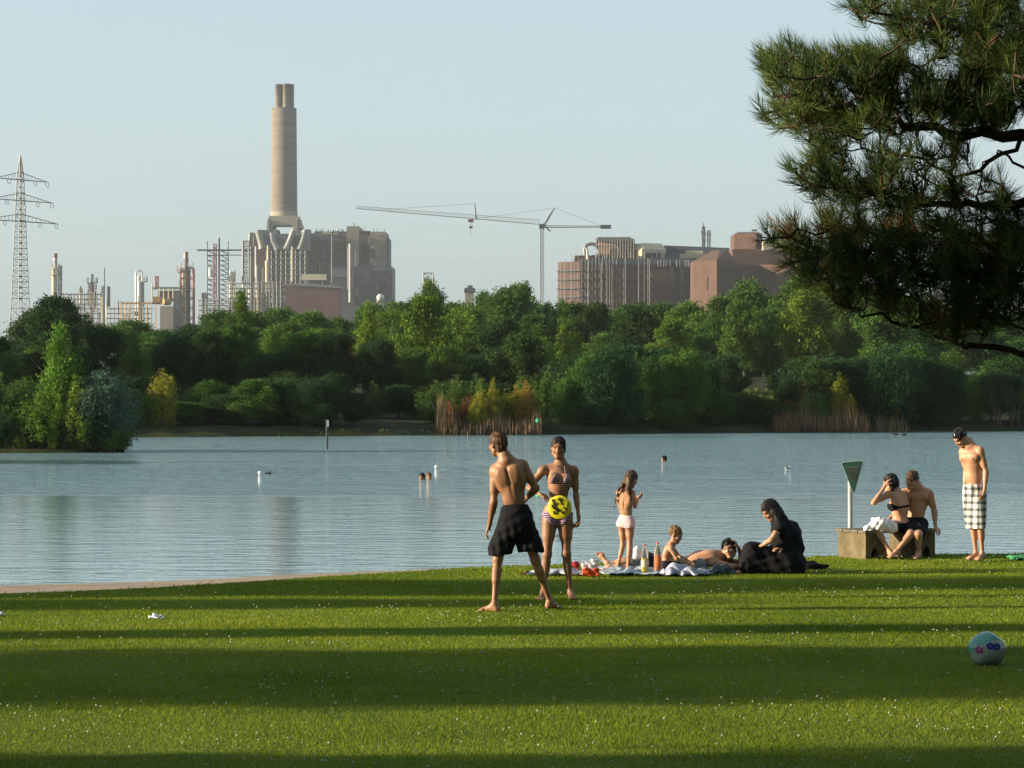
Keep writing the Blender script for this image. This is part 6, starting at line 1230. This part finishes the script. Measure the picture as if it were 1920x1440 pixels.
lump('black_bag', 'flat black bag lying on the grass right of the woman in black', 'bag', [(1518, 1063, 0, .105, .10, .075), (1535, 1065, 0, .10, .07, .055), (1547, 1062, .02, .045, .05, .022), (1508, 1068, 0, .07, .08, .05)], M_black, 36.4, .006)
lump('brown_shoe', 'brown leather shoe lying in the grass behind the man in shorts', 'shoe', [(981, 1079, 0, .05, .05, .03), (988, 1077, 0, .045, .05, .035)], cloth('brown_leather', (.07, .035, .02)), 35.3, .004)
lump('litter', 'crumpled white plastic bag lying on the lawn at left', 'litter', [(288, 1161, 0, .05, .05, .04), (298, 1161, 0, .055, .05, .03), (293, 1158, 0, .035, .03, .03)], mat('white_film', (.75, .77, .80), .4), 29.05, .008, .005, 90)
lump('paper_litter', 'grey-white scrap of litter at the left picture edge', 'litter', [(-3, 1154, 0, .05, .05, .035), (5, 1156, 0, .03, .03, .02)], mat('paper_grey', (.5, .5, .55), .7), 29.4, .006, .005, 80)
# red carrier bags
def carrier(name, label, x0, x1, ytop, ybot, D, dpt, mt, flare=1.08):
    a, b_ = XD(x0, D), XD(x1, D); z0, z1 = .02, ZD(ytop, D); cx_ = (a + b_) / 2; w_ = (b_ - a) / 2; S_ = SDF((a - .1, D - dpt - .1, -.02), (b_ + .1, D + dpt + .1, z1 + .12), .006); g = S_.grid(); t = np.clip((g[2] - z0) / (z1 - z0), 0, 1); q = np.maximum(np.abs(g[0] - cx_) - w_ * (.86 + .14 * t * flare), np.maximum(np.abs(g[1] - D) - dpt * (.9 + .1 * t), np.maximum(z0 - g[2], g[2] - z1 - .01 * np.sin(g[0] * 60)))) + .004 * np.sin(g[0] * 60 + g[2] * 40) + .003 * np.sin(g[2] * 90 - g[0] * 30)
    S_.F = q.astype(np.float32); r_ = empty(name, (cx_, D, 0), label, 'bag'); S_.mesh('bag_body', mt, r_, None, 2); return r_, cx_, z1
M_or = mat('orange_red_plastic', (.62, .07, .02), .45, (.70, .10, .03), 12, .4, trans=.2); M_crim = mat('crimson_plastic', (.42, .03, .03), .5, (.5, .05, .05), 12)
r_, cx_, z1 = carrier('shopping_bag', 'bright orange-red bag stuffed with crumpled clear plastic', 1090, 1124, 1065, 1084, 35.0, .09, M_or)
S_ = SDF((cx_ - .2, 34.8, z1 - .06), (cx_ + .2, 35.2, z1 + .2), .005)
for a, b_, c_ in ((-.06, 0, .03), (0, .02, .05), (.05, 0, .07), (.02, -.03, .02)): S_.ell((cx_ + a, 35 + b_, z1 + c_ - .01), (.05, .05, .05), None, .02)
g = S_.grid(); F2 = S_.F + .006 * np.sin(g[0] * 80 + g[2] * 60) + .005 * np.sin(g[2] * 100 - g[0] * 50 + g[1] * 80); S_.mesh('clear_wrap', mat('clear_wrap', (.6, .6, .62), .25, trans=.4), r_, F2.astype(np.float32), 0)
carrier('beach_bag', 'small crimson bag just right of the bikini woman leg', 1066, 1087, 1053, 1072, 35.8, .06, M_crim, .7)
# bottles and jug
def glassy(name, c, rough=.05, a=.75):
    m = bpy.data.materials.new(name); m.use_nodes = True; n = m.node_tree; b = n.nodes['Principled BSDF']; b.inputs['Base Color'].default_value = (*c, 1); b.inputs['Roughness'].default_value = rough; b.inputs['Transmission Weight'].default_value = a; b.inputs['IOR'].default_value = 1.15; return m
M_pet = glassy('clear_bottle', (.92, .95, .95), .04, .92); M_yl = glassy('yellow_drink', (.85, .70, .03), .2, .35); M_od = glassy('orange_drink', (.90, .22, .02), .2, .35); M_cap = mat('red_cap', (.45, .02, .04), .4); M_lab = mat('bottle_label', (.75, .72, .60), .5, (.55, .25, .12), 18)
def bottle(px, top, D, label, liq, lev, lbl=True):
    x = XD(px, D); hgt = ZD(top, D) - .035; r_ = .043; z0 = .035; b = empty('drink_bottle', (x, D, z0), label, 'bottle', 'plastic drink bottles on the blanket'); pr = [(r_ * .75, 0), (r_, .012), (r_, .12), (r_ * .94, .135), (r_, .15), (r_, hgt * .62), (r_ * .8, hgt * .74), (r_ * .42, hgt * .86), (r_ * .34, hgt * .9), (r_ * .34, hgt * .955)]
    MB().lathe((x, D, z0), pr, 20).build('bottle_shell', M_pet, b); MB().lathe((x, D, z0), [(r_ * .38, hgt * .955), (r_ * .40, hgt), (.001, hgt + .002)], 14).build('cap', M_cap, b)
    MB().lathe((x, D, z0), [(r_ * .7, .004), (r_ * .94, .014), (r_ * .94, lev), (.001, lev + .001)], 20).build('drink', liq, b)
    if lbl: MB().lathe((x, D, z0), [(r_ * 1.01, .07), (r_ * 1.02, .072), (r_ * 1.02, .148), (r_ * 1.01, .15)], 20).build('label', M_lab, b)
bottle(1209, 1021, 35.25, 'clear bottle half full of yellow drink with red cap', M_yl, .17); bottle(1233, 1017, 35.4, 'clear bottle of orange drink with red cap beside the boy', M_od, .19, False)
x = XD(1193.5, 35.9); jg = SDF((x - .15, 35.7, .0), (x + .15, 36.1, .45), .005); zb = ZD(1050, 35.9)
jg.cap((x, 35.9, zb + .055), (x, 35.9, zb + .11), .058, .052, .03); jg.cap((x, 35.9, zb + .11), (x + .01, 35.9, zb + .165), .052, .028, .03); jg.cap((x - .03, 35.9, zb + .045), (x + .03, 35.9, zb + .045), .042, .042, .03); jg.cap((x + .04, 35.9, zb + .15), (x + .065, 35.9, zb + .09), .010, .010, .008); jg.cap((x + .065, 35.9, zb + .09), (x + .05, 35.9, zb + .05), .010, .010, .008)
j = empty('plastic_jug', (x, 35.9, 0), 'white plastic jug behind the drink bottles', 'jug'); jg.mesh('jug_body', mat('white_plastic', (.78, .79, .78), .35), j)
bx_ = MB(); bx_.box(x - .05, x + .05, 35.86, 35.96, .04, zb + .01); o = bx_.build('cool_box', M_slt, None); tag(o, 'small dark box under the white jug', 'box')
# beach ball
D = 24.5; rb = 36 * D / F; cb = P(1852, 1219, D); M_ball = mat('clear_pastel_vinyl', (.20, .30, .24), .15, (.26, .36, .33), 2, .5); n = M_ball.node_tree; b = n.nodes['Principled BSDF']; b.inputs['Transmission Weight'].default_value = .35; b.inputs['IOR'].default_value = 1.1
ball = empty('beach_ball', (cb.x, cb.y, 0), 'slightly deflated pastel beach ball with flowers on the lawn at right', 'ball')
def ballgeo(k=1.0, a0=0., a1=2 * math.pi, n=10):
    vs = []; fs = []; mrows = 16
    for i in range(mrows + 1):
        th = math.pi * i / mrows
        for jx in range(n + 1):
            a = a0 + (a1 - a0) * jx / n; p = Vector((math.sin(th) * math.cos(a), math.sin(th) * math.sin(a), math.cos(th))); p = Matrix.Rotation(R(52), 3, 'Y') @ Matrix.Rotation(R(20), 3, 'X') @ p
            dent = 1 - .10 * max(0, p.x * .7 + p.z * .7) ** 3 - .06 * max(0, -p.z) ** 2 + .03 * math.cos(5 * math.atan2(p.x, p.z)); p = p * (rb * k * dent); p.z = max(p.z * .93, -rb * .80); vs.append(Vector((cb.x, cb.y, rb * .82)) + p)
    for i in range(mrows):
        for jx in range(n): q = i * (n + 1) + jx; fs.append((q, q + n + 1, q + n + 2, q + 1))
    m = MB(); m.add(vs, fs, True); return m
cols = [(.34, .42, .38), (.14, .34, .50), (.46, .48, .52), (.10, .34, .30), (.34, .42, .36), (.32, .27, .27)]
for i, c_ in enumerate(cols):
    mm = mat('vinyl_panel', c_, .2, tuple(v * .85 for v in c_), 6, .5, trans=.25); ballgeo(1.0, i * math.pi / 3, (i + 1) * math.pi / 3, 6).build('vinyl_panel', mm, ball)
def flower(cx, cy, s_, mt):
    m = MB()
    for k in range(5):
        a = k * 1.2566 + .4; ex, ez = cx + math.cos(a) * s_, cy + math.sin(a) * s_; d = Vector((ex, -math.sqrt(max(.01, 1 - ex * ex - ez * ez)), ez)) * rb * 1.005; m.ball((cb.x + d.x, cb.y + d.y, rb * .82 + d.z * .93), .0165 * s_ / .17, 10, 6, (1.25, .35, 1.25))
    m.build('flower_print', mt, ball)
flower(-.02, .26, .12, mat('blue_print', (.02, .03, .30), .4)); flower(.32, .22, .12, mat('blue_print', (.02, .03, .30), .4)); flower(-.56, .05, .13, mat('magenta_print', (.35, .04, .22), .4))
rumple('green_mat', XD(1893, 38.3), XD(1935, 38.3), 38.0, 38.5, .015, .012, cloth('green_mat', (.05, .22, .10)), 'folded green mat at the right edge of the lawn', 'mat', 9, 30, 16)
# ---------------------------------------------------------------- on the water
def swimmer(px, py, D, yaw, hair, label):
    x = XD(px, D); r_ = empty('person', (x, D, WZ), label, 'person', None); S_ = SDF((x - .42, D - .35, WZ - .25), (x + .42, D + .35, WZ + .5), .012); c = A3((x, D, WZ + .07)); M_ = rotm(yaw, 0, 0); S_.cap(c - A3((0, 0, .06)), c - A3((0, 0, .22)), .055, .06); S_.cap(A3((x - .17, D, WZ - .16)), A3((x + .17, D, WZ - .16)), .075, .075, .05); T = head(S_, c, M_, .98); S_.mesh('body', SK_tan, r_); hairmesh(r_, c, M_, .99, hair, 'short', int(px)); facebits(r_, T, M_, .98)
swimmer(791, 896, 90, R(150), M_hairk, 'dark-haired swimmer, head above water, left of a pair'); swimmer(804.5, 895, 90.5, R(200), M_hairf, 'fair swimmer, head above water, right of a pair'); swimmer(1244.5, 863, 109, R(120), M_hairk, 'lone dark-haired swimmer far out in the lake')
M_bw = mat('buoy_white', (.80, .80, .78), .4)
for px, py, D, lb_ in ((487, 889, 95, 'white ball buoy at left on the lake'), (818, 876.5, 101, 'white ball buoy beyond the pair of swimmers')):
    q = P(px, py, D); b = empty('buoy', (q.x, D, WZ), lb_, 'buoy', 'white buoys on the lake'); rr_ = 3.3 * D / F; m = MB(); m.ball((q.x, D, WZ + rr_ * .75), rr_, 16, 12); m.build('float', M_bw, b); m = MB(); m.tube([(q.x, D, WZ + rr_ * 1.6), (q.x, D, WZ + rr_ * 1.9)], rr_ * .22, 8); m.build('eyelet', M_navy, b)
def duck(px, D, s_, label, mt, mt2):
    x = XD(px, D); S_ = SDF((x - .3 * s_, D - .2 * s_, WZ - .1), (x + .3 * s_, D + .2 * s_, WZ + .35 * s_), .008); S_.ell((x, D, WZ + .03 * s_), A3((.17, .09, .075)) * s_, None, .02); S_.cap((x + .11 * s_, D, WZ + .05 * s_), (x + .15 * s_, D, WZ + .16 * s_), .035 * s_, .028 * s_, .03); S_.ell((x + .16 * s_, D, WZ + .18 * s_), A3((.042, .032, .034)) * s_, None, .01); S_.cap((x + .19 * s_, D, WZ + .175 * s_), (x + .235 * s_, D, WZ + .165 * s_), .012 * s_, .008 * s_, .01); S_.cap((x - .14 * s_, D, WZ + .06 * s_), (x - .21 * s_, D, WZ + .10 * s_), .03 * s_, .012 * s_, .02); b = empty('duck', (x, D, WZ), label, 'duck'); S_.mesh('body', mt, b); m = MB(); m.ball((x + .175 * s_, D - .03 * s_, WZ + .19 * s_), .005 * s_, 6, 5); m.build('eye', M_eye, b)
    m = MB(); m.ball((x - .02 * s_, D - .07 * s_, WZ + .06 * s_), .07 * s_, 12, 8, (1.6, .4, .7)); m.build('wing', mt2, b)
M_dk = mat('dark_feather', (.03, .028, .025), .7); M_gf = mat('grey_feather', (.35, .36, .37), .7)
duck(503, 95, .55, 'small dark duck beside the left buoy', M_dk, M_dk); duck(1477, 100, .55, 'small duck far right on the lake', M_gf, M_dk); duck(1678, 155, .9, 'dark duck near the right far shore, left one', M_dk, M_dk); duck(1694, 154, .9, 'dark duck near the right far shore, right one', M_dk, M_dk); duck(1044, 58, 1.0, 'white and grey waterbird seen between the bikini woman legs', mat('white_feather', (.7, .71, .72), .7), M_gf)
# marker posts in the water
D = 126.; q = empty('marker_post', (XD(613, D), D, WZ), 'thin dark marker post with small white plate standing in the lake', 'post'); m = MB(); m.tube([P(613.5, 850, D), P(612.5, 786, D)], [.045, .04], 8); m.build('post', mat('dark_post', (.03, .05, .05), .7), q); m = MB(); m.box(XD(613.5, D), XD(616.5, D), D - .06, D - .045, ZD(800, D), ZD(788, D)); m.build('plate', M_edge, q); m = MB(); m.box(XD(613, D), XD(616.5, D), D - .05, D - .04, ZD(806, D), ZD(800.5, D)); m.build('lower_plate', M_dk, q)
D = 154.; q = empty('marker_buoy', (XD(1008, D), D, WZ), 'green round marker on a thin post before the central reeds', 'marker'); m = MB(); m.tube([P(1008, 815, D), P(1008, 792, D)], .05, 8); m.build('post', M_navy, q); m = MB(); c_ = P(1008, 789, D); m.ball(tuple(c_), 3.6 * D / F, 14, 10, (1, .5, 1.25)); m.build('disc', mat('marker_green', (.03, .42, .22), .5), q)
# unseen trees added round the camera to shut out sky light over the lawn
for i, (x, y, h_) in enumerate(((-16, -8, 16), (-8, -14, 18), (0, -17, 17), (9, -14, 18), (17, -9, 16), (20, 0, 17), (19, 9, 15), (-19, -1, 13), (-8, 4, 19), (-3, -5, 19), (8, 3, 19), (11, 22, 17), (13, 31, 15))):
    rr_ = empty('broadleaf_tree', (x, y, 0), ['sky-blocking tree added behind the camera, far left', 'sky-blocking tree added behind the camera, left', 'sky-blocking tree added right behind the camera', 'sky-blocking tree added behind the camera, right', 'sky-blocking tree added behind the camera, far right', 'sky-blocking tree added beside the camera, right', 'sky-blocking tree added beyond the pine, right of the lawn', 'sky-blocking tree added beside the camera, left', 'tall sky-blocking tree added near the camera, left', 'tall sky-blocking tree added just behind the camera', 'tall sky-blocking tree added near the camera, right', 'sky-blocking tree added right of the lawn, outside the frame', 'sky-blocking tree added right of the lawn near the water, outside the frame'][i], 'tree', 'unseen trees added to block sky light')
    for nm2, me in (('crown', CROWN[('round', 'green')][i % 4]), ('trunk', TRUNKS[i % 4])):
        c = bpy.data.objects.new(nm2, me); COL.objects.link(c); c.parent = rr_; c.scale = (1.45, 1.45, h_ / 9.9) if i not in (11, 12) else (1.0, 1.0, h_ / 9.9)
